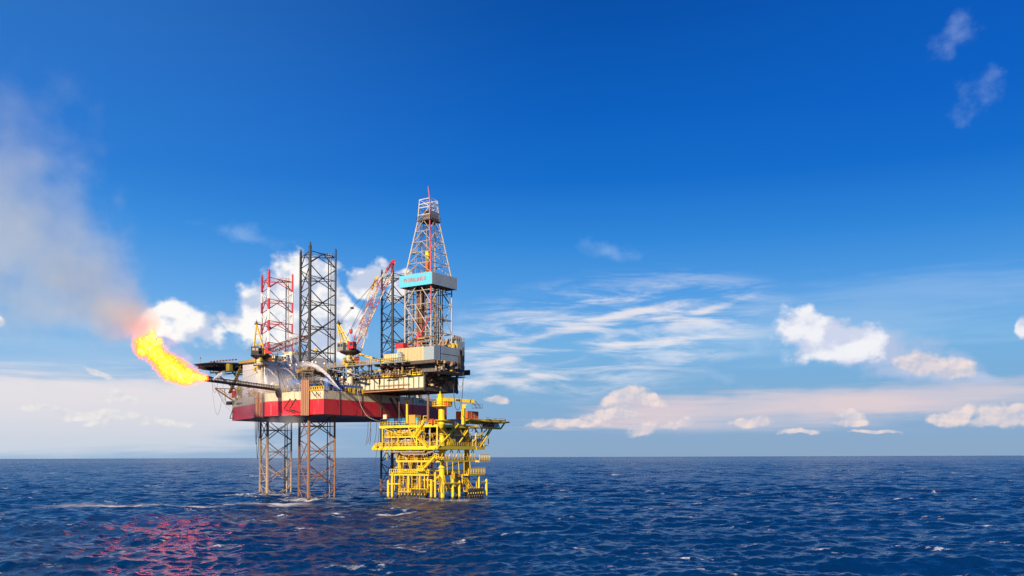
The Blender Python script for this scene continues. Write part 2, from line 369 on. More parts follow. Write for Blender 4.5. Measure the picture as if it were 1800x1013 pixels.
def hull_mat():
    m = bpy.data.materials.new('red_and_cream_hull_paint'); m.use_nodes = True; t = NT(m.node_tree); b = t.N['Principled BSDF']
    pos = t.new('ShaderNodeNewGeometry').outputs['Position']; x, y, z = t.xyz(pos)
    red = t.mix(t.noise(t.mapping(pos, sc=(0.5, 0.5, 0.12)), 1.2, 5, 0.6), (0.62, 0.012, 0.035, 1), (0.80, 0.035, 0.055, 1))
    cream = t.mix(t.noise(pos, 0.5, 4), (0.66, 0.58, 0.38, 1), (0.76, 0.70, 0.50, 1))
    c = t.mix(t.m('GREATER_THAN', z, 32.9), red, cream)
    st = t.noise(t.mapping(pos, sc=(1.3, 1.3, 0.07)), 1.0, 6, 0.7)
    c = t.mix(t.step(st, 0.51, 0.68, 0.0, 0.62), c, (0.30, 0.15, 0.07, 1))
    uu = t.m('ADD', t.m('MULTIPLY', x, U[0]), t.m('MULTIPLY', y, U[1])); vv = t.m('ADD', t.m('MULTIPLY', x, V[0]), t.m('MULTIPLY', y, V[1]))
    for q in (uu, vv):
        fr = t.m('FRACT', t.m('DIVIDE', q, 7.6))
        c = t.mix(t.m('MULTIPLY', t.m('LESS_THAN', fr, 0.02), 0.4), c, (0.16, 0.08, 0.06, 1))
    fz = t.m('LESS_THAN', t.m('ABSOLUTE', t.m('SUBTRACT', z, 32.9)), 0.05)
    c = t.mix(t.m('MULTIPLY', fz, 0.4), c, (0.2, 0.1, 0.08, 1))
    t.lk(c, b.inputs['Base Color']); b.inputs['Roughness'].default_value = 0.42
    return m

# ---------------------------------------------------------------- sea
def make_sea():
    rng = np.random.default_rng(5)
    r = [4.0]
    while r[-1] < 84: r.append(r[-1]*1.10)
    while r[-1] < 34000:
        d = r[-1]
        r.append(d+min(max(0.42, d*d/19000.0), max(0.42, 0.0034*d)) if d < 3000 else d*1.05)
    r = np.array(r)
    a = np.concatenate([np.linspace(-34, 34, 700), np.linspace(34, 326, 75)[1:-1]])
    a = np.radians(a); nr, na = len(r), len(a)
    rr, aa = np.meshgrid(r, a, indexing='ij')
    X = rr*np.sin(aa); Y = rr*np.cos(aa); Z = np.zeros_like(X); DX = np.zeros_like(X); DY = np.zeros_like(X)
    sp_r = np.gradient(r)[:, None]*np.ones_like(X)
    sp_a = rr*np.concatenate([np.full(700, math.radians(68/699)), np.full(73, math.radians(4))])[None, :]
    sp = np.maximum(sp_r, sp_a)
    nw = 130
    lam = np.exp(rng.uniform(math.log(1.2), math.log(52), nw))
    th0 = R(-118)                                   # travelling towards the camera, to the left
    for i in range(nw):
        L = lam[i]; k = 2*math.pi/L
        ang = th0+rng.normal(0, 0.55 if L > 12 else 0.85)
        slope = 0.0215*(L/20)**(-0.46)*(0.9 if L > 30 else 1.0)*rng.uniform(0.5, 1.5)
        A = slope/k
        kx, ky = k*math.cos(ang), k*math.sin(ang)
        ph = kx*X+ky*Y+rng.uniform(0, 6.283)
        # wave groups: energy comes and goes over the surface
        att = np.clip((L/sp-2.0)/2.5, 0, 1)
        g = 0.75+0.45*np.sin(0.021*X*math.cos(i)+0.017*Y*math.sin(i*1.7)+i)
        Z += A*g*att*np.cos(ph); q = 0.75
        DX -= q*A*g*att*math.cos(ang)*np.sin(ph); DY -= q*A*g*att*math.sin(ang)*np.sin(ph)
    X = X+DX; Y = Y+DY
    co = np.stack([X, Y, Z], -1).reshape(-1, 3)
    co = np.vstack([co, [[0, 0, 0]]])
    i, j = np.meshgrid(np.arange(nr-1), np.arange(na), indexing='ij'); j2 = (j+1) % na
    quads = np.stack([i*na+j, i*na+j2, (i+1)*na+j2, (i+1)*na+j], -1).reshape(-1, 4)[:, ::-1]
    tris = np.stack([np.full(na, nr*na), (np.arange(na)+1) % na, np.arange(na)], -1)[:, ::-1]
    nl = quads.size+tris.size
    me = bpy.data.meshes.new('sea')
    me.vertices.add(len(co)); me.vertices.foreach_set('co', co.astype(np.float32).ravel())
    me.loops.add(nl); me.loops.foreach_set('vertex_index', np.concatenate([quads.ravel(), tris.ravel()]).astype(np.int32))
    me.polygons.add(len(quads)+len(tris))
    me.polygons.foreach_set('loop_start', np.concatenate([np.arange(len(quads))*4, quads.size+np.arange(len(tris))*3]).astype(np.int32))
    me.update(calc_edges=True)
    me.polygons.foreach_set('use_smooth', np.ones(len(me.polygons), bool))
    o = bpy.data.objects.new('sea', me); C.objects.link(o); tag(o, kind='structure')
    m = bpy.data.materials.new('sea_water'); m.use_nodes = True; t = NT(m.node_tree); b = t.N['Principled BSDF']
    g = t.new('ShaderNodeNewGeometry'); pos = g.outputs['Position']; x, y, z = t.xyz(pos)
    # fine ripples: tilt the normal by two noises
    rot = R(-118+90)
    s1 = t.noise(t.mapping(pos, rot=(0, 0, -rot), sc=(0.55, 1.0, 1.0)), 1.3, 6, 0.62, color=True)
    s2 = t.noise(t.mapping(pos, rot=(0, 0, -rot), sc=(0.5, 1.0, 1.0)), 0.22, 4, 0.6, color=True)
    d1 = t.vm('SCALE', t.vm('SUBTRACT', s1, (0.5, 0.5, 0.5)), scale=1.15)
    d2 = t.vm('SCALE', t.vm('SUBTRACT', s2, (0.5, 0.5, 0.5)), scale=0.5)
    s3 = t.noise(t.mapping(pos, rot=(0, 0, -rot), sc=(0.6, 1.0, 1.0)), 3.4, 3, 0.6, color=True)
    d1 = t.vm('ADD', d1, t.vm('SCALE', t.vm('SUBTRACT', s3, (0.5, 0.5, 0.5)), scale=0.7))
    gust = t.step(t.noise(t.mapping(pos, rot=(0, 0, -rot), sc=(0.5, 1.2, 1)), 0.016, 4, 0.55), 0.36, 0.64, 0.55, 1.35)
    dd = t.vm('SCALE', t.vm('MULTIPLY', t.vm('ADD', d1, d2), (1, 1, 0)), scale=gust)
    nrm = t.vm('NORMALIZE', t.vm('ADD', g.outputs['Normal'], dd))
    t.L.new(nrm, b.inputs['Normal'])
    # body colour, foam crests, wake lines
    body = t.mix(t.noise(pos, 0.012, 4, 0.55), (0.0004, 0.020, 0.085, 1), (0.0010, 0.034, 0.125, 1))
    crest = t.noise(t.mapping(pos, rot=(0, 0, -rot), sc=(0.5, 1.3, 1)), 0.24, 9, 0.66)
    gate = t.noise(pos, 0.045, 2, 0.5)
    hfo = t.step(z, 0.10, 0.75)
    foam = t.m('MULTIPLY', t.step(crest, 0.605, 0.635), t.step(gate, 0.44, 0.56))
    foam = t.m('MULTIPLY', foam, t.m('ADD', 0.6, t.m('MULTIPLY', hfo, 0.4)))
    fine = t.step(t.noise(pos, 2.2, 4, 0.7), 0.40, 0.55)
    foam = t.m('MULTIPLY', foam, fine)
    cap = t.noise(t.mapping(pos, loc=(31, 7, 0), rot=(0, 0, -rot), sc=(0.6, 1.2, 1)), 0.055, 8, 0.60)
    foam = t.m('MAXIMUM', foam, t.m('MULTIPLY', t.step(cap, 0.645, 0.665), t.step(t.noise(pos, 0.9, 4, 0.7), 0.46, 0.56)))
    uu = t.m('SUBTRACT', t.m('ADD', t.m('MULTIPLY', x, U[0]), t.m('MULTIPLY', y, U[1])), P0[0]*U[0]+P0[1]*U[1])
    # broken water round the legs and the drift line to the left of the rig
    lw = t.noise(t.mapping(pos, sc=(0.02, 0.05, 1)), 1.0, 3, 0.5)
    yc = t.m('ADD', t.m('ADD', 266.0, t.m('MULTIPLY', t.m('ADD', x, 66.0), -0.10)), t.m('MULTIPLY', t.m('SUBTRACT', lw, 0.5), 16.0))
    line = t.step(t.m('ABSOLUTE', t.m('SUBTRACT', y, yc)), 1.0, 5.0, 1.0, 0.0)
    line = t.m('MULTIPLY', line, t.m('MULTIPLY', t.step(x, -72.0, -52.0, 1.0, 0.0), t.step(x, -150.0, -112.0)))
    line = t.m('MULTIPLY', line, t.step(t.noise(t.mapping(pos, sc=(0.04, 0.35, 1)), 1.0, 6, 0.65), 0.34, 0.58, 0.0, 0.9))
    foam = t.m('MAXIMUM', foam, line)
    for (fx, fy, sx, sy, amt) in ((-32, 232, 13, 3.0, 1.0), (-46, 236, 3, 1.2, 0.9), (-66, 303, 15, 10, 0.7), (-49, 358, 14, 9, 1.0), (-24, 299, 20, 8, 0.55), (-92, 345, 16, 9, 0.7), (-60, 285, 20, 6, 0.3), (-66.7, 298, 3.2, 2.6, 0.9), (-57, 308, 3.2, 3, 0.9), (-23, 300.5, 3.6, 2.6, 0.9), (-39, 310, 3.4, 3, 0.9), (-12, 309, 5, 4, 0.8)):
        q = t.vm('LENGTH', t.vm('MULTIPLY', t.vm('SUBTRACT', pos, (fx, fy, 0)), (1/sx, 1/sy, 0)))
        f = t.step(t.m('ADD', t.m('SUBTRACT', 1.0, q), t.m('MULTIPLY', t.m('SUBTRACT', t.noise(t.mapping(pos, sc=(0.4, 1.2, 1)), 0.9, 5, 0.7), 0.55), 2.6)), 0.2, 0.7, 0.0, amt)
        foam = t.m('MAXIMUM', foam, f)
    c = t.mix(foam, body, (0.80, 0.80, 0.80, 1))
    t.lk(c, b.inputs['Base Color'])
    t.lk(t.m('ADD', 0.24, t.m('MULTIPLY', foam, 0.5)), b.inputs['Roughness'])
    b.inputs['IOR'].default_value = 1.333; b.inputs['Specular IOR Level'].default_value = 0.40
    me.materials.append(m)
    return o
make_sea()

# ================================================================ THE DRILLING RIG
ZB, ZR, ZT = 28.0, 32.9, 35.6
HULL = [(0, 0), (-26.5, 0), (-66, 18.3), (-66, 46), (-26.5, 64), (0, 64)]
def in_hull(u, v, m=1.0): return -66+m < u < -m and (m < v < 64-m) and (v > m+max(0, (-26.5-u)*0.463))

def text(name, s, p, right, up, h, mat, parent, ext=0.03, width=None, squeeze=None):
    cu = bpy.data.curves.new(name, 'FONT'); cu.body = s; cu.size = h; cu.extrude = ext; cu.offset = 0.018; cu.align_x = 'CENTER'; cu.align_y = 'CENTER'
    cu.materials.append(mat)
    if squeeze: cu.space_character = squeeze
    o = bpy.data.objects.new(name, cu); C.objects.link(o); o.parent = parent
    r = Vector(right).normalized(); u = Vector(up).normalized(); n = r.cross(u)
    m = Matrix((r, u, n)).transposed().to_4x4(); off = Vector((0, 0, 0)); qq = parent
    while qq is not None: off += qq.location; qq = qq.parent
    o.matrix_local = Matrix.Translation(Vector(p)-off) @ m
    bpy.context.view_layer.update()
    me = bpy.data.meshes.new_from_object(o.evaluated_get(bpy.context.evaluated_depsgraph_get()))
    co = np.empty(len(me.vertices)*3, np.float32); me.vertices.foreach_get('co', co); co = co.reshape(-1, 3)
    if width: co[:, 0] *= width/max(np.ptp(co[:, 0]), 0.01)
    me.vertices.foreach_set('co', co.ravel()); me.update()
    if not me.materials: me.materials.append(mat)
    q = bpy.data.objects.new(name, me); C.objects.link(q); q.parent = parent; q.matrix_local = Matrix.Translation(Vector(p)-off) @ m
    bpy.data.objects.remove(o); q.name = name
    return q
RU = Vector((U[0], U[1], 0)); RV = Vector((V[0], V[1], 0)); UP = Vector((0, 0, 1))

def hull():
    t = empty('rig_hull', W(-30, 32, ZB), 'long red and cream hull raised on three lattice legs over the sea', 'rig hull')
    m = MB(); n = len(HULL)
    vs = [W(u, v, ZB) for u, v in HULL]+[W(u, v, ZT) for u, v in HULL]
    m.add(vs, [((i+1) % n, i, n+i, n+(i+1) % n) for i in range(n)]); m.build('side_plating', hull_mat(), t)
    m = MB(); m.add([W(u, v, ZB-0.004) for u, v in HULL], [tuple(range(n))]); m.build('bottom_plating', M['under'], t)
    m = MB(); m.prism([(u*0.995-0.1, 0.2+v*0.99) for u, v in HULL], ZT-0.3, ZT+0.05)
    m.build('main_deck', M['midgrey'], t)
    # fender strakes, tanks of grime, hanging frames used for stowing anchors
    for (px, py, w_, face) in ((508, 713, 2.6, 'v'), (518, 713, 2.6, 'v')):
        a = QV(px+2, 701, -0.25); b = QV(px-10, 719, -0.25); c = QV(px+6, 723, -1.6)
        m = MB(); m.tube(a, b, 0.13, n=6); m.tube(b, c, 0.13, n=6); m.tube(c, a, 0.08, n=6)
        m.build('anchor_rack', M['darksteel'], t)
    m = MB(); p1 = W(-65.6, 18.1, ZB)
    d = W(-56, 13.6, 0)-W(-65.6, 18.1, 0)
    m.tube(p1+d*0.14+UP*4.2+RV*-0.4, p1+UP*0.9+RV*-0.8-RU*0.5, 0.16, n=6); m.tube(p1+UP*0.9+RV*-0.8-RU*0.5, p1+d*0.22+UP*0.9+RV*-0.3, 0.16, n=6)
    m.tube(p1+d*0.14+UP*4.2+RV*-0.4, p1+d*0.18+UP*0.9+RV*-0.3, 0.1, n=6)
    m.build('anchor_rack', M['darksteel'], t)
    for px in (552, 559):
        m = MB(); m.tube(QV(px-5, 687, -0.3), QV(px+2, 697, -1.1), 0.09, n=5); m.tube(QV(px+2, 697, -1.1), QV(px+4, 690, -0.1), 0.07, n=5)
        m.build('anchor_rack', M['blackish'], t)
    # railings round the deck
    m = MB(); m.rail([W(0-.1, 0.3, ZT), W(0-.1, 12, ZT)], 1.2, 0.06); m.rail([W(0-.1, 12, ZT), W(0-.1, 60, ZT)], 1.1, 0.06)
    m.rail([W(-0.3, 0.1, ZT), W(-8.0, 0.1, ZT)], 1.2, 0.07, 1.2, (0.35, 0.8))
    m.build('deck_railing', M['ochre'], t)
    m = MB(); m.rail([W(-17, 0.1, ZT), W(-26.5, 0.1, ZT), W(-66, 18.4, ZT), W(-66, 45, ZT)], 1.1, 0.06)
    m.build('deck_railing', M['cranegold'], t)
    # draught marks and name
    text('stern_lettering', 'PV DRILLING II', W(0.06, 56.0, 34.1), RV, UP, 1.75, M['blueletter'], t, width=16.5)
    dirn = (W(-26.5, 0, 0)-W(-66, 18.3, 0)).normalized(); nn_ = Vector((dirn.y, -dirn.x, 0))
    text('bow_lettering', 'VIBU II', W(-57.5, 14.36, 33.95)+nn_*0.08, dirn, UP, 1.2, M['greyletter'], t, width=7.0)
    m = MB()
    for k in range(9):
        m.box8([p+nn_*0.0 for p in [W(-24.6, -0.03, 28.5+k*0.42), W(-23.9-(k % 2)*0.3, -0.03, 28.5+k*0.42), W(-23.9-(k % 2)*0.3, 0.02, 28.5+k*0.42), W(-24.6, 0.02, 28.5+k*0.42),
                                      W(-24.6, -0.03, 28.68+k*0.42), W(-23.9-(k % 2)*0.3, -0.03, 28.68+k*0.42), W(-23.9-(k % 2)*0.3, 0.02, 28.68+k*0.42), W(-24.6, 0.02, 28.68+k*0.42)]])
    m.build('draught_marks', paint('faded_mark_paint', (0.80, 0.26, 0.24), 0.5, 0.1), t)
    # vertical edge seams and drain pipes on the transom
    for v in (7.0, 17.5, 27, 44):
        m = MB(); m.tube(W(0.12, v, 28.1), W(0.12, v, 35.5), 0.10, n=5); m.build('drain_pipe', M['darksteel'], t)
    return t
hull()

LAB = {'f': ('dark grey three-cornered lattice leg standing nearest, rising above the hull corner', 'dark'),
       'l': ('lattice leg banded red and white behind the white accommodation block', 'redwhite'),
       'r': ('dark lattice leg half hidden behind the derrick and crane booms', 'dark')}
def leg(A, key, ztop=85.2):
    lab, mt = LAB[key]; mat = M[mt]; s = 12.1
    a45 = R(57.5)                       # direction A -> C, parallel to the transom; B lies towards the bow
    Av = W(A[0], A[1], 0); Cv = Av+Vector((math.cos(a45), math.sin(a45), 0))*s; Bv = Av+Vector((math.cos(a45+R(60)), math.sin(a45+R(60)), 0))*s
    t = empty('jacking_tower', (Av+Bv+Cv)/3, lab, 'lattice leg', 'lattice legs of the rig')
    zb = -5.0
    for P in (Av, Bv, Cv):
        m = MB(); m.tube(P+UP*zb, P+UP*ztop, 0.34, n=10); 
        d = ((Av+Bv+Cv)/3-P).normalized()
        x = Vector((-d.y, d.x, 0))
        m.beam(P+x*0.36+UP*zb, P+x*0.36+UP*(ztop-0.6), 0.16, 0.3); m.beam(P-x*0.36+UP*zb, P-x*0.36+UP*(ztop-0.6), 0.16, 0.3)
        m.tube(P+UP*ztop, P+UP*(ztop+0.5), 0.34, 0.15, n=10)
        m.build('chord', mat, t)
    for P, Q in ((Av, Bv), (Bv, Cv), (Av, Cv)):
        m = MB(); k = 0; z = 8.05-8.3*2
        while z < ztop:
            zc, zl, zh = z, z-4.15, z+4.15
            if zc > zb and zc < ztop-1: m.tube(P+UP*zc, Q+UP*zc, 0.13, n=6, cap=False)
            if zl > zb:
                c = (P+Q)/2+UP*zc
                m.tube(P+UP*(zl+0.35), c, 0.17, n=6, cap=False); m.tube(Q+UP*(zl+0.35), c, 0.17, n=6, cap=False)
                if zh < ztop+0.6:
                    m.tube(P+UP*(zh-0.35), c, 0.17, n=6, cap=False); m.tube(Q+UP*(zh-0.35), c, 0.17, n=6, cap=False)
            elif zl+0.35 < zb and zc > zb:
                c = (P+Q)/2+UP*zc
                m.tube(P+UP*(zh-0.35), c, 0.17, n=6, cap=False); m.tube(Q+UP*(zh-0.35), c, 0.17, n=6, cap=False)
            z += 8.3
        m.build('bracing', mat, t)
    # internal span breakers at the brace crossings
    z = 8.05
    while z < ztop-1:
        m = MB(); ps = [(Av+Bv)/2+UP*z, (Bv+Cv)/2+UP*z, (Av+Cv)/2+UP*z]
        for i in range(3): m.tube(ps[i], ps[(i+1) % 3], 0.10, n=5, cap=False)
        z += 8.3; m.build('span_breaker', mat, t)
    rb = Bv.lerp(Cv, 0.78)+(Av-Bv).normalized()*0.7
    for dx_ in (0, 0.85):
        m = MB(); q = rb+(Cv-Bv).normalized()*dx_
        m.tube(q+UP*zb, q+UP*(ztop-1.2), 0.22 if key != 'f' else 0.17, n=8); m.build('riser_pipe', M['galv'] if key != 'f' else M['midgrey'], t)
    # service platform and ladder at the head
    m = MB(); q = rb+UP*(ztop-2.6); x = (Cv-Bv).normalized()
    m.beam(q-x*2.4, q+x*1.6, 1.4, 0.25); m.rail([q-x*2.4+UP*.1, q+x*1.6+UP*.1], 1.2, 0.06, 0.8); m.build('head_platform', mat, t)
    m = MB(); q = rb+x*1.7
    for sgn in (-0.22, 0.22): m.tube(q+x*sgn+UP*2, q+x*sgn+UP*(ztop-3), 0.04, n=4)
    z = 3
    while z < ztop-3: m.tube(q-x*0.22+UP*z, q+x*0.22+UP*z, 0.03, n=4, cap=False); z += 0.6
    m.build('ladder', mat, t)
    return t, (Av, Bv, Cv)
LEGS = {}
LEGS['f'] = leg((-11.3, 4.6), 'f'); LEGS['l'] = leg((-57, 27.5), 'l', 85.5); LEGS['r'] = leg((-13, 48), 'r', 85.8)

def jackhouse(key, label, ztop, mat):
    t0, (A, B, Cc) = LEGS[key]; ctr = (A+B+Cc)/3
    t = empty('jack_house', Vector((ctr.x, ctr.y, ZT)), label, 'jacking house', 'jacking houses round the legs')
    for P in (A, B, Cc):
        d = (P-ctr); d.z = 0; d.normalize(); x = Vector((-d.y, d.x, 0)); c = P+d*0.2
        m = MB()
        for s1 in (-1, 1):
            for s2 in (-0.9, 1.3): m.beam(c+x*s1*1.7+d*s2+UP*ZT, c+x*s1*1.7+d*s2+UP*ztop, 0.45)
        for k in range(4):
            z = ZT+0.8+(ztop-ZT-1.4)*k/3
            for s1 in (-1, 1): m.beam(c+x*s1*1.7-d*0.9+UP*z, c+x*s1*1.7+d*1.3+UP*z, 0.3)
            m.beam(c+x*1.7+d*1.3+UP*z, c-x*1.7+d*1.3+UP*z, 0.3)
            for s1 in (-1, 1): m.tube(c+x*s1*0.95+UP*(z-0.1)-d*0.2, c+x*s1*0.95+d*1.2+UP*(z-0.1), 0.42, n=10)
        m.beam(c+d*0.2-x*2.0+UP*(ztop+0.15), c+d*0.2+x*2.0+UP*(ztop+0.15), 2.8, 0.3)
        m.build('jack_frame', mat, t)
    m = MB()
    ps = [P+(P-ctr).normalized()*0.3 for P in (A, B, Cc)]
    for i in range(3): m.beam(ps[i]+UP*(ztop-0.4), ps[(i+1) % 3]+UP*(ztop-0.4), 0.5, 1.1)
    m.build('tie_girder', mat, t)
    m = MB(); ps = [P+(P-ctr).normalized()*1.9 for P in (A, B, Cc)]
    m.rail([p+UP*(ztop+0.3) for p in ps+[ps[0]]], 1.2, 0.09, 1.3); m.build('railing', M['ochre'], t)
    return t
jackhouse('f', 'dark open steel jacking house round the base of the nearest leg, yellow railing on top', 42.6, M['darksteel'])
jackhouse('l', 'jacking house round the foot of the red and white leg, behind the white block', 46.0, M['midgrey'])
jackhouse('r', 'jacking house round the far dark leg behind the pipe walkway', 43.0, M['darksteel'])

# ---------------------------------------------------------------- cantilever, substructure, drill floor
def stiff_wall(m, mr, u0, u1, v, z0, z1, sp, depth=0.35):
    m.fb(u0, u1, v, v+0.3, z0, z1)
    n = int((u1-u0)/sp)
    for i in range(n+1):
        u = u0+(u1-u0)*i/n; mr.fb(u-0.11, u+0.11, v-depth, v-0.002, z0+0.25, z1-0.1)
def cantilever():
    v0, v1 = 19.0, 36.5; uend = 25.6
    t = empty('cantilever', W(5, 27.5, ZT), 'cream box cantilever with upright stiffeners sliding out over the stern', 'cantilever')
    # near side wall with a sloping top towards the bow
    segs = [(-34, -13, 38.0, 38.0), (-13, -6, 38.0, 40.4), (-6, uend, 40.4, 40.4)]
    m = MB(); mr = MB()
    for (a, b, za, zb_) in segs:
        for v in (v0, v1-0.3):
            m.box8([W(a, v, ZT+0.9), W(b, v, ZT+0.9), W(b, v+0.3, ZT+0.9), W(a, v+0.3, ZT+0.9), W(a, v, za), W(b, v, zb_), W(b, v+0.3, zb_), W(a, v+0.3, za)])
        n = int((b-a)/(2.0 if a >= -6 else 1.0))
        for i in range(n+1):
            f = i/n; u = a+(b-a)*f; zt = za+(zb_-za)*f
            mr.fb(u-0.10, u+0.10, v0-0.4, v0-0.003, ZT+1.0, zt-0.05)
    m.build('side_girder', M['cream'], t); mr.build('stiffeners', M['midgrey'], t)
    m = MB()
    for (a, b, za, zb_) in segs: 
        m.box8([W(a, v0-0.7, za), W(b, v0-0.7, zb_), W(b, v1+0.4, zb_), W(a, v1+0.4, za), W(a, v0-0.7, za+0.3), W(b, v0-0.7, zb_+0.3), W(b, v1+0.4, zb_+0.3), W(a, v1+0.4, za+0.3)])
    m.build('top_deck', M['darksteel'], t)
    m = MB(); m.fb(-34, uend+0.2, v0-0.5, v0+0.9, ZT+0.1, ZT+0.9); m.fb(-34, uend+0.2, v1-0.9, v1+0.5, ZT+0.1, ZT+0.9); m.build('bottom_flange', M['darksteel'], t)
    m = MB(); m.tube(W(-10, v0-1.1, ZT+0.2), W(20, v0-1.1, ZT+0.35), 0.22); m.tube(W(-10, v0-1.0, ZT+0.9), W(18, v0-1.0, ZT+0.95), 0.14)
    m.tube(W(6, v0-0.7, ZT+2.2), W(20, v0-0.7, ZT+2.2), 0.12)
    m.build('side_pipes', M['copper'], t)
    # open truss at the stern end
    m = MB()
    for v in (v0+0.2, (v0+v1)/2, v1-0.2):
        m.beam(W(uend, v, ZT-0.2), W(uend, v, 45.5), 0.6)
    m.beam(W(uend, v0, 40.6), W(uend, v1, 40.6), 0.5, 0.7); m.beam(W(uend, v0, ZT+0.5), W(uend, v1, ZT+0.5), 0.6, 1.0)
    vm = (v0+v1)/2
    for a, b in ((v0, vm), (vm, v1)):
        m.beam(W(uend, a, 43.6), W(uend, (a+b)/2, 40.6), 0.35); m.beam(W(uend, b, 43.6), W(uend, (a+b)/2, 40.6), 0.35)
        m.beam(W(uend, a, 40.6), W(uend, (a+b)/2, 37), 0.3)
    m.build('end_truss', M['darksteel'], t)
    m = MB(); m.fb(uend-7, uend-6.6, v0+0.4, v1-0.4, ZT+0.9, 40.2); m.build('end_bulkhead', M['darksteel'], t)
    for k in range(4):
        m = MB(); v = v0+2+k*4.0; m.tube(W(uend-5.8, v, ZT+1.5), W(uend-5.8, v, ZT+4), 0.9, n=10)
        m.build('bulkhead_tank', M['copper'], t)
    # railings on the deck edge
    m = MB(); m.rail([W(-33, v0-0.6, 38.3), W(-13, v0-0.6, 38.3), W(-6, v0-0.6, 40.7), W(12, v0-0.6, 40.7)], 1.1, 0.06)
    m.build('railing', M['ochre'], t)
    m = MB(); m.rail([W(9, v0-0.9, 40.7), W(uend-0.5, v0-0.9, 40.7)], 1.7, 0.14, 1.7, (0.7,)); m.fb(9, uend-.5, v0-1.1, v0-0.7, 40.5, 40.9); m.build('yellow_railing', M['yellow'], t)
    m = MB(); m.rail([W(uend+.4, v0, 40.7), W(uend+.4, v0+5, 40.7)], 1.7, 0.12, 1.2, (0.7,)); m.build('yellow_railing', M['cranegold'], t)
    m = MB(); q = W(uend, v1+2.3, 41.2); m.fb(uend-3, uend+0.8, v1, v1+3.4, 41.0, 41.2); m.rail([W(uend+.7, v1, 41.2), W(uend+.7, v1+3.3, 41.2), W(uend-2, v1+3.3, 41.2)], 1.1, 0.06, 1)
    m.build('side_balcony', M['midgrey'], t)
    # pipe rack clutter on top
    m = MB()
    for k in range(14):
        v = 21+k*0.9; z = 40.9+0.32*(k % 3); m.tube(W(-5+rnd.random()*3, v, z+0.2), W(8+rnd.random()*2, v, z+0.2), 0.17, n=6)
    m.build('stacked_pipe', M['brownpipe'], t)
    for k in range(20):
        m = MB(); u = -32+k*1.35; h = rnd.uniform(0.5, 1.9); m.fb(u, u+rnd.uniform(0.4, 1.0), v0+0.5, v0+1.5+rnd.random(), 38.3 if u < -13 else 40.6, 38.3+h if u < -13 else 40.7+h*0.6)
        m.build('deck_fitting', M['midgrey'], t)
    for k in range(9):
        m = MB(); u = -30+k*2.7; z = 38.3 if u < -13 else 40.6; m.fb(u, u+0.9, v0+0.1, v0+0.6, z, z+rnd.uniform(0.6, 1.3))
        m.build('deck_fitting', M['ochre'], t)
    # diagonal struts from the deck edge down to the transom
    for (a, b) in (((650, 689), (692, 738)), ((697, 700), (713, 735)), ((686, 700), (706, 738))):
        m = MB(); p = QU(*a, 3.0); q = QU(*b, 1.0); m.beam(p, q, 0.9, 0.35); m.build('stern_brace', M['darksteel'], t)
    m = MB(); m.tube(W(uend-1, v0+3.2, 26), W(uend-1, v0+3.2, 45), 0.42, n=10); m.build('conductor_pipe', M['brownpipe'], t)
    m = MB(); m.tube(W(uend-1, v0+9.6, 26), W(uend-1, v0+9.6, 41), 0.2, n=8); m.build('conductor_pipe', M['darksteel'], t)
    m = MB(); m.tube(W(10, v0+6, 25.5), W(10, v0+6, ZT), 0.2, n=8); m.build('conductor_pipe', M['darksteel'], t)
    return t
cantilever()

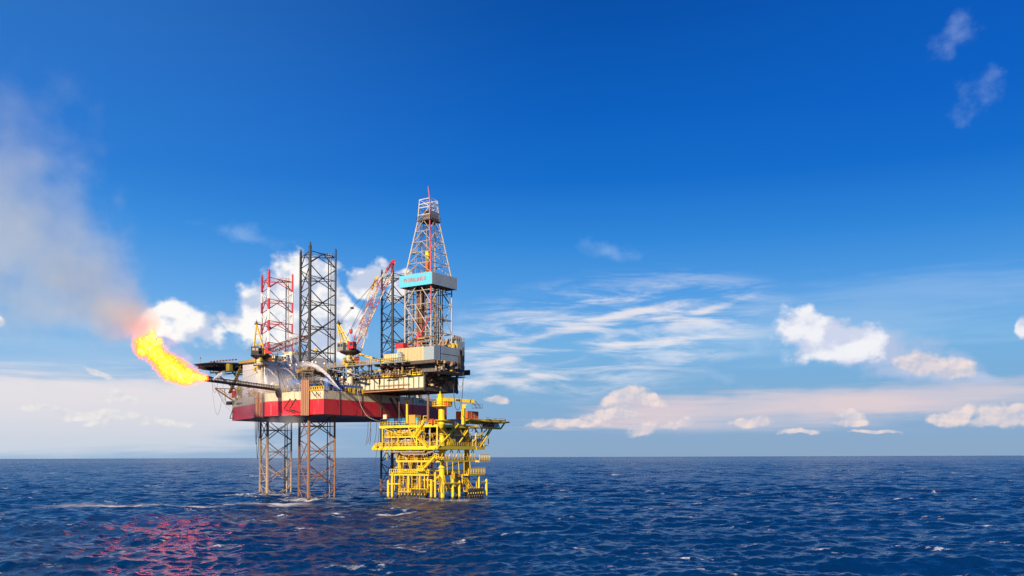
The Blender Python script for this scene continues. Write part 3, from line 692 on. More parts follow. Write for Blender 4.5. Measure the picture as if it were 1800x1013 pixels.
def substructure():
    t = empty('drilling_platform', W(26, 26, 42), 'raised drill floor with corrugated cream and grey wind walls under the derrick', 'drill floor')
    ua, ub, va, vb = 18.5, 33.5, 14.0, 37.0
    # lower skid box
    m = MB(); m.fb(25.8, 32.0, 17.5, 32, 41.3, 44.0); m.build('skid_box', M['midgrey'], t)
    m = MB()
    for k in range(11): m.fb(25.9+k*0.58, 26.05+k*0.58, 17.3, 17.497, 41.4, 43.9)
    for k in range(12): m.fb(32.003, 32.2, 18+k*1.2, 18.2+k*1.2, 41.4, 43.9)
    m.build('box_ribs', M['darksteel'], t)
    m = MB(); m.fb(8, 25.6, 20, 34.5, 42.9, 43.6); m.fb(9, 33.8, 14.2, 28.6, 43.65, 44.5); m.fb(9, 28.5, 28.6, 36.8, 43.65, 44.5)
    for v in (20, 27, 34): m.fb(20, 32.5, v, v+0.5, 41.2, 42.9)
    m.build('support_beams', M['darksteel'], t)
    m = MB()
    for u in (10.5, 16, 22, 25): m.fb(u, u+0.6, 19.6, 20.2, 40.7, 42.9)
    m.tube(W(9, 19.3, 42.1), W(22, 19.3, 42.1), 0.35); m.tube(W(11, 19.0, 41.5), W(16, 19.0, 41.5), 0.3); m.beam(W(24.5, 19.4, 43), W(26.5, 19.2, 40.8), 0.5)
    m.build('support_posts', M['cream'], t)
    # walls round the floor
    m = MB(); m.fb(ua, 29.4, va, va+0.25, 44.6, 48.9); m.build('wind_wall', M['creamwall'], t)['label'] = 'cream corrugated wind wall'
    m = MB()
    for k in range(19): u = ua+0.3+k*0.57; m.fb(u, u+0.16, va-0.10, va-0.003, 44.7, 48.8)
    m.build('wall_ribs', M['ochre'], t)
    m = MB(); m.fb(29.4, ub, va+0.01, va+0.26, 44.6, 48.8); m.fb(ub-0.25, ub, va+0.3, 27.5, 44.5, 49.2); m.build('wind_wall', M['grey'], t)['label'] = 'grey panelled wind wall'
    m = MB()
    for v in (16.8, 27.4): m.fb(ub+0.003, ub+0.08, v, v+0.12, 44.5, 49.2)
    m.fb(ub+0.003, ub+0.06, 17, 27.4, 46.7, 46.8)
    m.build('wall_seams', M['darksteel'], t)
    m = MB(); m.fb(ua-4, ub-0.3, va+0.3, 30, 44.5, 44.75); m.build('floor_plate', M['midgrey'], t)
    m = MB(); m.fb(27, 33.2, 28, 29, 44.5, 48.9); m.fb(29, 33, 29.0, 29.6, 44.6, 47.2); m.build('end_column', M['darksteel'], t)
    # high house at the far side with its tank
    m = MB(); m.fb(22.5, 28.2, 32.6, 37.2, 46.0, 52.8); m.fb(23, 27.6, 33, 36.5, 44.4, 46.0); m.build('machinery_house', M['grey'], t)
    for k, v in enumerate((29.6, 31.3)):
        m = MB(); m.lathe(W(29.2, v-0.2, 46.2), [(0.1, 0), (0.85, 0.8), (0.85, 4.6), (0.6, 5.2), (0.1, 5.4)]); m.build('silo', M['cranegold'], t, True)
    m = MB(); m.tube(W(26.6, 32.9, 53.8), W(26.6, 36.2, 53.8), 0.95, n=14); m.build('roof_tank', M['galv'], t, False)
    m = MB(); m.rail([W(28.1, 32.8, 52.85), W(28.1, 37.1, 52.85), W(22.6, 37.1, 52.85)], 1.1, 0.06, 1); m.build('roof_railing', M['galv'], t)
    m = MB(); m.fb(33.6, 34.4, 26.6, 28.2, 42.3, 47.0); m.tube(W(34, 28.6, 42.8), W(34, 28.6, 49.5), 0.3); m.fb(33.5, 34.5, 26.4, 28.8, 43.3, 43.5)
    m.build('shaft_housing', M['blackish'], t)
    # blue drum by the walkway, small shelters
    m = MB(); p = QV(699-17, 616, 17)
    m.tube(QV(682, 624, 16), QV(684, 624, 19.5), 1.25, n=16); m.build('cable_drum', M['blue'], t, False)
    m = MB(); m.fb(20, 21.6, 12.4, 13.8, 44.6, 46.8); m.add([W(20, 12.3, 46.8), W(21.6, 12.3, 46.8), W(21.6, 13.9, 46.8), W(20, 13.9, 46.8), W(20.8, 12.3, 47.7), W(20.8, 13.9, 47.7)], [(0,1,4), (2,3,5), (1,2,5,4), (3,0,4,5)])
    m.build('small_shelter', M['grey'], t)
    m = MB(); m.fb(14, 20, 12.6, 13.2, 45.2, 47.2); m.build('pipe_manifold', M['cream'], t)
    m = MB()
    for k in range(7): m.tube(W(14.3+k*0.8, 12.5, 44.7), W(14.3+k*0.8, 12.5, 47.3), 0.12, n=5)
    m.rail([W(8, 12.0, 44.6), W(24, 12.0, 44.6)], 1.2, 0.09, 0.9); m.build('manifold_railing', M['cranegold'], t)
    m = MB(); m.fb(-12, 24, 12.0, 14.0, 44.2, 44.5)
    for k in range(12): m.fb(-11+k*3, -10.7+k*3, 12.2, 13.8, 43.6, 44.2)
    m.build('side_walkway', M['midgrey'], t)
    m = MB(); m.rail([W(-12, 12.0, 44.5), W(12, 12.0, 44.5)], 1.2, 0.06, 1.6); m.rail([W(-12, 13.8, 44.5), W(6, 13.8, 44.5)], 1.2, 0.06, 1.6); m.build('walkway_railing', M['ochre'], t)
    a, b = QV(633, 660, 12.6), W(-12, 12.6, 44.4)
    m = MB(); m.beam(a, b, 1.2, 0.3); m.beam(a+UP*1.1, b+UP*1.1, 0.12); m.build('gangway', M['midgrey'], t)
    m = MB(); ax = [W(-11, 13, 38.4), W(-6, 13, 44.2), W(-2, 13, 40.8), W(3, 13, 44.2), W(7, 13, 41)]
    for p, q in zip(ax, ax[1:]): m.beam(p, q, 0.3)
    for u in (-10, -4, 2, 8): m.beam(W(u, 13.5, 38.5 if u < -5 else 40.7), W(u, 13.5, 44.2), 0.3); m.beam(W(u, 12.3, 38.5 if u < -5 else 40.7), W(u, 12.3, 44.2), 0.3)
    m.build('walkway_trestle', M['blackish'], t)
    m = MB(); m.fb(ua-1.5, ua+1.7, 15, 17, 49.0, 50.8); m.build('winch', M['red'], t)
    # rooftop machinery between the derrick feet
    m = MB()
    for k in range(26):
        u = rnd.uniform(15, 30); v = rnd.uniform(17, 33); h = rnd.uniform(3, 6.5)
        if k % 2: m.tube(W(u, v, 44.7), W(u, v, 45+h), rnd.uniform(0.1, 0.35), n=7)
        else: m.fb(u, u+rnd.uniform(0.5, 1.6), v, v+rnd.uniform(0.5, 1.4), 44.7, 44.9+h*0.75)
    m.build('floor_machinery', M['galv'], t)['kind'] = 'stuff'
    m = MB()
    for k in range(20):
        u = rnd.uniform(17, 31); v = rnd.uniform(24, 33); h = rnd.uniform(3.5, 8)
        m.tube(W(u, v, 44.7), W(u+rnd.uniform(-1, 1), v, 45+h), rnd.uniform(0.12, 0.4), n=7)
    m.build('floor_pipework', M['copper'], t)['kind'] = 'stuff'
    return t
substructure()

def derrick():
    u0, u1, v0, v1 = 16.6, 27.5, 20.0, 31.0
    t = empty('derrick', W(22, 25.5, 45), 'tall tapering lattice derrick with a cyan name board, highest thing on the rig', 'derrick')
    zf, z1, z2, z3 = 44.8, 73.2, 92.0, 99.2
    uc, vc = (u0+u1)/2, (v0+v1)/2
    def corner(k, z):
        su, sv = ((-1, -1), (1, -1), (1, 1), (-1, 1))[k]
        if z <= z1: h = 5.45
        elif z <= z2: h = 5.45+(2.5-5.45)*(z-z1)/(z2-z1)
        else: h = 2.5+(2.1-2.5)*(z-z2)/(z3-z2)
        return W(uc+su*h, vc+sv*h, z)
    for k in range(4):
        m = MB(); zs = [zf, 58.5, z1, z2, z3]
        m.poly([corner(k, z) for z in (zf, 60.0)], 0.23, 8); m.build('corner_column', M['galv'], t)
        m = MB(); m.poly([corner(k, z) for z in (60.0, z1, z2, z3)], [0.23, 0.23, 0.20, 0.16], 8); m.build('corner_column', M['red'] if k == 1 else M['galv'], t)
    m = MB(); p = corner(1, z3); m.poly([p, p+Vector((-0.25, 0, 1.9)), p+Vector((-0.5, 0, 3.9))], [0.22, 0.16, 0.05], 8); m.build('lightning_mast', M['red'], t)
    m = MB(); a = corner(1, 60.0); m.poly([a, W(23.6, 19.7, 54.0), W(23.0, 19.6, 50.5)], 0.2, 8); m.build('standpipe', M['red'], t)
    levels_low = [zf+0.3, 50.2, 54.6, 59.2, 63.8, 68.2]
    levels_up = [73.9, 77.5, 81.2, 84.8, 88.4, 92.0]
    for k in range(4):
        m = MB(); j = (k+1) % 4
        for a, b in zip(levels_low, levels_low[1:]+[z1-0.2]):
            m.tube(corner(k, a), corner(j, a), 0.13, n=6, cap=False)
        # big K bracing below the board
        for a, b in ((zf+.3, 54.6), (54.6, 63.8), (63.8, 72.8)):
            mid = corner(k, (a+b)/2).lerp(corner(j, (a+b)/2), 0.0)
            if levels_low.index(a) % 4 == 0 if a in levels_low else False:
                m.tube(corner(k, a), corner(j, b).lerp(corner(k, b), 0.35), 0.2, n=6, cap=False)
            else:
                m.tube(corner(j, a).lerp(corner(k, a), 0.35), corner(k, b), 0.17, n=6, cap=False)
            m.tube(corner(j, a), corner(k, b).lerp(corner(j, b), 0.4), 0.15, n=6, cap=False)
        for a, b in zip(levels_up, levels_up[1:]):
            m.tube(corner(k, a), corner(j, a), 0.12, n=6, cap=False)
            mid = (corner(k, b)+corner(j, b))/2
            m.tube(corner(k, a), mid, 0.11, n=6, cap=False); m.tube(corner(j, a), mid, 0.11, n=6, cap=False)
        m.build('bracing', M['galv'], t)
    # monkey board wind wall
    h = 6.7
    bz0, bz1 = 69.6, 73.5
    m = MB(); m.fb(uc-h, uc+h-0.05, vc-h, vc-h+0.2, bz0, bz1); s = m.build('name_board', M['cyan'], t)
    text('lettering', 'PV DRILLING II', W(uc-0.3, vc-h-0.04, (bz0+bz1)/2+0.1), RU, UP, 1.85, M['redletter'], s, ext=0.02, width=9.2)
    m = MB(); m.fb(uc+h-0.04, uc+h+0.16, vc-h, vc+h, bz0, bz1); m.fb(uc-h, uc+h, vc+h-0.2, vc+h-0.004, bz0, bz1); m.fb(uc-h-0.2, uc-h-0.004, vc-h, vc+h, bz0, bz1); m.build('wind_wall', M['grey'], t)
    m = MB(); m.fb(uc-h, uc+h, vc-h-0.02, vc-h-0.001, 71.15, 71.22); m.build('board_seam', M['galv'], s)
    m = MB(); m.fb(uc-h+0.2, uc-2, vc-h+0.3, vc+h-0.3, bz0+0.1, bz0+0.3); m.fb(uc+2, uc+h-0.1, vc-h+0.3, vc+h-0.3, bz0+0.1, bz0+0.3)
    for k in range(8): m.fb(uc-2, uc+2, vc-h+0.6+k*0.8, vc-h+0.8+k*0.8, bz0+0.1, bz0+0.3)
    m.build('racking_board', M['darksteel'], t)
    # racked drill pipe
    m = MB()
    for k in range(12):
        u = 19.2+(k % 4)*0.62; v = 23.2+(k//4)*0.6; m.tube(W(u, v, 44.8), W(u, v, 70.5), 0.30, n=7)
    m.build('racked_drill_pipe', M['brownpipe'], t)
    m = MB()
    for k in range(5): m.tube(W(26.2, 23.5+k*1.1, 44.8), W(26.0, 23.5+k*1.1, 69.5+rnd.random()), 0.16, n=6)
    m.build('racked_drill_pipe', M['darksteel'], t)
    # inside: travelling block, top drive, rails, ladder
    m = MB(); m.lathe(W(22.4, 24.5, 78.6), [(0.2, 0), (0.8, 0.7), (0.95, 1.8), (0.7, 3.1), (0.2, 3.6)], 12); m.build('travelling_block', M['yellow_clean'], t, True)
    m = MB(); m.fb(21.9, 22.9, 24.1, 25.0, 74.6, 78.6); m.build('top_drive', M['orange'], t)
    m = MB()
    for a in (-0.5, -0.2, 0.2, 0.5): m.tube(W(22.4+a, 24.5, 82), W(22.4+a*0.8, 24.5, 94), 0.05, n=4)
    m.build('drilling_line', M['blackish'], t)
    for u, mt in ((21.0, 'galv'), (24.4, 'ochre')):
        m = MB(); m.tube(W(u, 26, 46), W(u, 26, 93), 0.2, n=6); m.build('guide_rail', M[mt], t)
    m = MB(); m.tube(W(22.6, 19.6, 47.0), W(22.6, 19.6, 53.4), 0.72, n=14); m.tube(W(22.6, 19.6, 53.4), W(22.6, 19.6, 54.6), 0.4, n=10); m.build('red_cylinder', M['red'], t)
    m = MB(); m.tube(W(21.0, 20.2, 46.6), W(21.0, 20.2, 51.6), 0.22, n=8); m.build('red_cylinder', M['red'], t)
    m = MB()
    for sgn in (-0.3, 0.3):
        m.poly([W(19.2+sgn, 20.4, 46), W(19.2+sgn, 20.4, z1)], 0.05, 4); m.poly([W(19.8+sgn, 20.9, z1+0.5), W(20.5+sgn, 22.8, z2)], 0.05, 4)
    z = 46
    while z < z2:
        f = max(0, (z-z1)/(z2-z1)); m.tube(W(18.9+f*1.4, 20.4+f*2.3, z), W(19.6+f*1.2, 20.4+f*2.3, z), 0.04, n=4, cap=False); z += 0.7
    m.build('caged_ladder', M['galv'], t)
    # crown
    m = MB(); m.fb(uc-2.9, uc+2.9, vc-2.9, vc+2.9, 91.9, 92.15); m.rail([W(uc-2.9, vc-2.9, 92.2), W(uc+2.9, vc-2.9, 92.2), W(uc+2.9, vc+2.9, 92.2), W(uc-2.9, vc+2.9, 92.2), W(uc-2.9, vc-2.9, 92.2)], 1.2, 0.06, 0.8)
    m.build('crown_platform', M['darksteel'], t)
    m = MB(); m.fb(uc-1.5, uc+1.4, vc-1.4, vc+1.4, 92.6, 94.4); m.build('crown_block', M['midgrey'], t)
    for k in range(3): 
        m = MB(); m.tube(W(uc-1.2+k, vc-0.3, 95.0), W(uc-0.9+k, vc-0.3, 95.0), 0.9, n=14); m.build('sheave', M['blackish'], t)
    m = MB()
    for z in (94.0, 96.4, 97.6, 99.2):
        for k in range(4): m.tube(corner(k, z), corner((k+1) % 4, z), 0.13 if z > 94 else 0.1, n=6, cap=False)
    for k in range(4):
        j = (k+1) % 4
        m.tube(corner(k, 92.2), corner(j, 96.4), 0.07, n=5); m.tube(corner(j, 96.4), corner(k, 99.2), 0.07, n=5)
    m.build('crown_frame', M['white'], t)
    m = MB(); m.fb(uc+2.45, uc+2.55, vc-2.4, vc+2.4, 92.2, 95.0); m.build('crown_screen', M['midgrey'], t)
    m = MB()
    for k in range(34):
        a = Vector(W(uc+rnd.uniform(0, 2.1), vc+rnd.uniform(-2.1, 2.1), rnd.uniform(94.5, 98.8))); m.tube(a, a+Vector((rnd.uniform(-1.5, 1.5), rnd.uniform(-1.5, 1.5), rnd.uniform(-1, 1))), 0.07, n=4)
    m.build('crown_fittings', M['white'], t)['kind'] = 'stuff'
    for (z, kk) in ((81.5, 0), (59.4, 2), (54.4, 2), (64, 1)):
        p = corner(kk, z); q = W(uc, vc, z)
        c = p.lerp(q, 0.25); m = MB(); m.beam(c-RU*1.2, c+RU*1.2, 1.6, 0.15); m.rail([c-RU*1.2-RV*0.8, c+RU*1.2-RV*0.8], 1.1, 0.05, 0.6); m.build('work_platform', M['galv'], t)
    return t
derrick()

# ---------------------------------------------------------------- deck cranes
def lattice(m, a, b, wd0, wd1, n, rc, rl, side, up):
    """Four-chord lattice boom from a to b."""
    sx, sy = side, up; pts = []
    for i in range(n+1):
        f = i/n; w_ = wd0+(wd1-wd0)*f; c = a.lerp(b, f); pts.append([c+sx*w_/2*p+sy*w_/2*q for p, q in ((-1, -1), (1, -1), (1, 1), (-1, 1))])
    for k in range(4): m.tube(pts[0][k], pts[n][k], rc, n=6)
    for i in range(n):
        for k in range(4):
            j = (k+1) % 4
            m.tube(pts[i][k], pts[i+1][j] if i % 2 else pts[i][j], rl, n=4, cap=False)
            if i % 2: m.tube(pts[i][k], pts[i][j], rl, n=4, cap=False)
            else: m.tube(pts[i][j], pts[i+1][k], rl, n=4, cap=False)
    return m
def banded(c1, c2, per, a, b):
    """Paint alternating along the boom, on world position projected on the boom's own axis."""
    m = bpy.data.materials.new('banded_boom_paint'); m.use_nodes = True; t = NT(m.node_tree); bs = t.N['Principled BSDF']
    d = (b-a).normalized(); pos = t.new('ShaderNodeNewGeometry').outputs['Position']
    s = t.vm('DOT_PRODUCT', t.vm('SUBTRACT', pos, tuple(a)), tuple(d))
    fr = t.m('FRACT', t.m('DIVIDE', s, per)); c = t.mix(t.m('LESS_THAN', fr, 0.5), (*c2, 1), (*c1, 1))
    dn = t.noise(pos, 1.2, 5, 0.65); c = t.mix(t.step(dn, 0.55, 0.7, 0, 0.55), c, (*RUST, 1))
    t.lk(c, bs.inputs['Base Color']); bs.inputs['Roughness'].default_value = 0.5
    return m
def crane(base, ztop_ped, label, D, apex, foot, tip, r=1.05, house_c='cranegold', face=None, second=None, boom_mat=None, hook=None, wd=2.0, back=None):
    """base: rig (u,v); the rest are world points."""
    t = empty('deck_crane', W(base[0], base[1], ZT), label, 'deck crane', 'lattice boom cranes on the rig deck')
    c = W(base[0], base[1], 0)
    m = MB(); m.lathe(c, [(r, ZT), (r, ztop_ped-2.2), (r*1.25, ztop_ped-1.8), (r*1.25, ztop_ped-0.5), (r*1.0, ztop_ped)], 16); m.build('pedestal', M['cream'], t, False)
    m = MB(); q9 = random.Random(int(base[1]*10))
    for k in range(9):
        a = q9.uniform(0, 6.28); p = c+Vector((math.cos(a), math.sin(a), 0))*(r+0.9)+UP*(ztop_ped-q9.uniform(0.8, 4.5)); m.beam(p, p+UP*q9.uniform(0.6, 1.6), q9.uniform(0.4, 1.1))
    m.build('pedestal_fittings', M['cranegold'], t)['kind'] = 'stuff'
    m = MB(); m.lathe(c, [(r+0.05, ztop_ped-2.5), (r+1.4, ztop_ped-2.45), (r+1.4, ztop_ped-2.25), (r+0.05, ztop_ped-2.2)], 16)
    for k in range(16):
        a = 2*math.pi*k/16; p = c+Vector((math.cos(a), math.sin(a), 0))*(r+1.35)+UP*(ztop_ped-2.25); a2 = 2*math.pi*(k+1)/16; p2 = c+Vector((math.cos(a2), math.sin(a2), 0))*(r+1.35)+UP*(ztop_ped-2.25)
        m.tube(p, p+UP*1.0, 0.05, n=4); m.tube(p+UP, p2+UP, 0.05, n=4)
    m.build('collar_walkway', M['darksteel'], t)
    m = MB(); m.lathe(c, [(1.0, ztop_ped-0.2), (3.2, ztop_ped+0.7), (3.5, ztop_ped+1.1), (3.5, ztop_ped+1.3)], 14); m.build('slewing_platform', M['blackish'], t)
    d = (foot-c); d.z = 0; d.normalize(); x = Vector((-d.y, d.x, 0)); zb = ztop_ped+1.3
    def B(m, a0, a1, b0, b1, z0, z1):
        ps = []
        for z in (z0, z1):
            for a_, b_ in ((a0, b0), (a1, b0), (a1, b1), (a0, b1)): ps.append(c+d*a_+x*b_+UP*z)
        return m.box8(ps)
    m = MB(); B(m, -3.0, 1.0, -1.4, 2.1, zb, zb+2.4); B(m, -3.2, -0.6, -2.9, -1.2, zb-0.2, zb+2.7); m.build('machinery_house', M['midgrey'] if face != 'dark' else M['blackish'], t)
    m = MB(); B(m, -2.8, -1.9, -2.95, -2.905, zb+1.3, zb+2.2); B(m, -1.6, -0.8, -2.95, -2.905, zb+1.3, zb+2.2); B(m, -2.6, 0.4, -1.46, -1.405, zb+1.4, zb+1.9); m.build('house_window', M['glass'] if face != 'dark' else M['galv'], t)
    # operator's cab beside the boom foot
    cb = MB(); f0 = (foot-c).dot(d)
    B(cb, f0-0.8, f0+1.6, -2.4, -0.7, foot.z-1.2, foot.z+1.1); cab = cb.build('cab', M['red'], t)
    cb = MB(); B(cb, f0+0.2, f0+1.4, -2.46, -2.402, foot.z-0.2, foot.z+0.8); B(cb, f0+1.602, f0+1.65, -2.2, -0.9, foot.z-0.3, foot.z+0.8); cb.build('cab_window', M['glass'], cab)
    m = MB(); B(m, f0-3.4, f0+0.6, -0.7, 1.9, foot.z-1.5, foot.z-1.15); m.build('boom_foot_platform', M['blackish'], t)
    # A-frame
    m = MB()
    for s in (-1.1, 1.1):
        m.beam(c-d*2.6+x*s+UP*zb, apex+x*s*0.35, 0.34); m.beam(c+d*1.6+x*s+UP*zb, apex+x*s*0.35, 0.34)
        for f in (0.35, 0.68): m.beam((c-d*2.6+x*s+UP*zb).lerp(apex, f), (c+d*1.6+x*s+UP*zb).lerp(apex, f), 0.16)
    for f in (0.35, 0.68):
        for e in (-2.6, 1.6): m.beam((c+d*e+x*1.1+UP*zb).lerp(apex, f), (c+d*e-x*1.1+UP*zb).lerp(apex, f), 0.14)
    m.build('a_frame', M['yellow'], t)
    m = MB(); m.beam(apex-d*0.7, apex+d*1.3, 1.6, 0.12); m.rail([apex-d*0.7+x*.8, apex+d*1.3+x*.8], 0.9, 0.04, 0.5); m.lathe(apex, [(0.4, -0.2), (0.45, 0.5), (0.2, 0.8), (0.05, 1.6)], 8); m.build('apex_platform', M['darksteel'], t)
    bd = (tip-foot).normalized(); bx = bd.cross(UP).normalized(); by = bx.cross(bd).normalized()
    L = (tip-foot).length; f1, f2 = foot+bd*L*0.14, foot+bd*L*0.86
    m = MB(); lattice(m, foot, f1, wd*0.35, wd, 2, 0.11, 0.06, bx, by); lattice(m, f1, f2, wd, wd, int(L*0.72/1.7), 0.11, 0.06, bx, by); lattice(m, f2, tip, wd, wd*0.45, 3, 0.11, 0.06, bx, by)
    m.build('boom', boom_mat or banded((0.42, 0.04, 0.045), (0.62, 0.54, 0.45), 7.0, foot, tip), t)
    m = MB(); m.beam(f2+by*wd*0.3, tip, 0.9, 0.5); m.tube(tip-bx*0.6, tip+bx*0.6, 0.75, n=12); m.build('boom_head', M['red'] if not second else M['yellow'], t)
    # pendants and hoist line
    m = MB(); bridle = apex.lerp(tip, 0.25)
    for s in (-0.5, 0.5):
        m.tube(apex+x*s, bridle+x*s*0.6, 0.05, n=4); m.tube(bridle+x*s*0.6, f2+by*wd*0.5+bx*s, 0.045, n=4)
    m.beam(bridle-x*0.6, bridle+x*0.6, 0.6, 0.5)
    m.build('luffing_rope', M['blackish'], t)
    if hook is not None:
        m = MB(); h0 = foot.lerp(tip, 0.66)+by*0.9
        m.tube(h0, hook+Vector((0.2, 0, 0.6)), 0.035, n=4); m.tube(foot.lerp(tip, 0.72)+by*0.9, hook+Vector((-0.2, 0, 0.6)), 0.035, n=4)
        m.tube(hook+Vector((0, 0, -0.6)), foot+UP*1.2-bx*0.8, 0.03, n=4); m.build('hoist_rope', M['blackish'], t)
        m = MB(); m.lathe(hook, [(0.15, -0.8), (0.55, -0.4), (0.6, 0.4), (0.3, 0.8)], 10); m.build('hook_block', M['red'], t)
    if back:
        m = MB()
        for k in range(10): m.tube(f1.lerp(f2, k/10)-by*wd*0.5, f1.lerp(f2, (k+0.6)/10)-by*wd*0.5, 0.2, n=5)
        m.build('boom_walkway', M['ochre'], t)
    return t
Y1 = 302.0
crane((-2.0, 14.0), 48.2, 'gold deck crane with red cab, its long red and white boom raised steeply', Y1,
      atY(594.5, 569, Y1), atY(622, 608, Y1-1), atY(691, 461, Y1+3), r=1.0, hook=atY(617, 583, Y1), wd=2.6, back=True)
Y2 = 318.0
crane((-38.3, 7.6), 48.6, 'gold and black deck crane at the far left, red boom lowered behind it', 315.0,
      atY(451, 570, 316), atY(470, 617, 317), atY(541, 592, 350), r=1.15, face='dark', wd=2.0, hook=None)
Y3 = 338.0
crane((-6, 55.0), 43.8, 'third deck crane mostly hidden behind the pedestal, boom ending in yellow', Y3,
      atY(600, 612, Y3), atY(626, 632, Y3), atY(662, 490, Y3+2), r=1.1, wd=2.4, second=True,
      boom_mat=banded((0.62, 0.16, 0.05), (0.78, 0.60, 0.42), 9.0, atY(626, 632, Y3), atY(662, 490, Y3+2)))

# ---------------------------------------------------------------- accommodation, helideck, deck equipment
def accommodation():
    t = empty('accommodation_block', W(-50, 24, ZT), 'white accommodation block with flat roof at the bow end of the rig', 'accommodation block')
    m = MB(); m.prism([(-55.5, 14.2), (-40, 12.5), (-40, 24), (-55.5, 24)], ZT+0.1, 48.5); m.build('lower_block', M['white'], t)
    m = MB(); m.prism([(-52, 24.01), (-40.3, 24.01), (-40.3, 42), (-52, 42)], ZT+0.1, 51.8); m.build('upper_block', M['white'], t)
    m = MB(); m.prism([(-63, 18.5), (-55.51, 15.5), (-55.51, 24), (-63, 24)], ZT+0.1, 43.0); m.build('forward_block', M['white'], t)
    rw = lambda m, face, a, z, w_=0.8, h=0.7: m
    k = 0
    for z in (38.0, 41.2, 44.4):
        for v in (14.5, 17.0, 19.6, 22.2, 27, 30, 33, 36):
            if rnd.random() < 0.25: continue
            uu = -39.97 if v < 24 else -40.27
            m = MB(); m.fb(uu-0.05, uu+0.03, v, v+0.75, z, z+0.65); m.build('window', M['glass'], t); k += 1
    for z in (38.2, 41.4, 44.6):
        for u in (-53, -50, -47, -44):
            if rnd.random() < 0.35: continue
            v = 14.2-(u+55.5)*1.7/15.5
            m = MB(); m.fb(u, u+0.7, v-0.05, v+0.1, z, z+0.6); m.build('window', M['glass'], t)
    m = MB(); m.fb(-39.98, -39.9, 15.6, 16.6, ZT+0.2, ZT+2.3); m.build('door', M['midgrey'], t)
    m = MB()
    for z in (39.8, 43.0): m.fb(-40, -38.9, 13, 24, z, z+0.12); m.rail([W(-38.95, 13, z+.1), W(-38.95, 24, z+.1)], 1.0, 0.045, 1.4)
    m.build('outer_walkway', M['galv'], t)
    m = MB(); m.rail([W(-55.3, 14.3, 48.5), W(-40.2, 12.7, 48.5), W(-40.2, 23.8, 48.5)], 1.1, 0.06, 1.1); m.build('roof_railing', M['ochre'], t)
    m = MB(); m.rail([W(-40.5, 24.2, 51.8), W(-40.5, 41, 51.8)], 1.1, 0.05, 1.1); m.build('roof_railing', M['galv'], t)
    # outside pipework, rust-yellow stair running down the forward corner
    m = MB(); a = W(-66, 17, 38.3); b = W(-56.5, 14.0, 46.6)
    m.beam(a, b, 1.2, 0.3); m.beam(a+UP*1.2, b+UP*1.2, 0.14); 
    for i in range(9): p = a.lerp(b, i/8); m.tube(p, p+UP*1.2, 0.07, n=4)
    m.beam(W(-56.5, 13.6, 48.9), W(-43.5, 12.0, 48.9), 0.9, 0.9)
    m.build('outside_stair', M['ochre'], t)
    m = MB()
    for i in range(16):
        u = rnd.uniform(-64, -55); v = 18.3-(u+66)*0.463; z = rnd.uniform(ZT, 41); m.tube(W(u, v+rnd.uniform(0, 1.5), z), W(u+rnd.uniform(-2, 2), v+rnd.uniform(0, 1), z+rnd.uniform(-1.5, 2.5)), rnd.uniform(0.08, 0.25), n=5)
    m.build('outside_pipework', M['ochre'], t)['kind'] = 'stuff'
    m = MB()
    for i in range(5): u = -54+i*2.9; m.lathe(W(u, 16+rnd.random()*3, 48.5), [(0.5, 0), (0.5, 0.9), (0.9, 1.0), (0.9, 1.4), (0.1, 1.6)], 10)
    m.build('roof_vents', M['galv'], t)
    m = MB(); m.fb(-50, -41.5, 17, 21, 48.5, 50.9); m.fb(-49, -43, 28, 33, 51.8, 53.6); m.build('roof_plant_room', M['cream'], t)
    return t
accommodation()
def antenna(u, v, z, h, kind, label, mat='galv'):
    t = empty('radio_mast', W(u, v, z), label, 'radio mast', 'masts on the accommodation roof')
    m = MB(); m.tube(W(u, v, z), W(u, v, z+h), 0.13, 0.06, n=6)
    if kind == 1:
        for k in range(3): m.tube(W(u-0.9+k*0.2, v, z+h*(0.5+0.16*k)), W(u+0.9-k*0.2, v, z+h*(0.5+0.16*k)), 0.06, n=4)
    m.build('pole', M[mat], t)
    if kind == 2:
        m = MB(); m.lathe(W(u, v, z+h), [(0.1, -0.7), (0.75, -0.4), (0.95, 0.2), (0.75, 0.8), (0.1, 1.1)], 12); m.build('radome', M['yellow'] if mat == 'ochre' else M['white'], t, True)
    if kind == 3:
        m = MB(); m.beam(W(u-1.4, v, z+h), W(u+1.4, v, z+h), 0.25); m.beam(W(u, v-1.2, z+h*0.8), W(u, v+1.2, z+h*0.8), 0.2); m.build('radar_arm', M['blackish'], t)
    return t
antenna(-41.5, 26, 51.8, 7.5, 1, 'thin radio mast with cross arms at the left end of the taller roof')
antenna(-42, 32.5, 51.8, 5.5, 3, 'radio mast carrying a dark radar arm seen between the dark leg chords')
antenna(-42, 37.5, 51.8, 2.6, 2, 'mast with yellow dome seen through the dark leg lattice', 'ochre')
antenna(-43, 29.5, 51.8, 9.5, 1, 'tallest thin radio mast on the roof just left of the dark leg')
antenna(-52.5, 17.5, 48.5, 3.2, 2, 'short mast with white dome near the left crane pedestal')

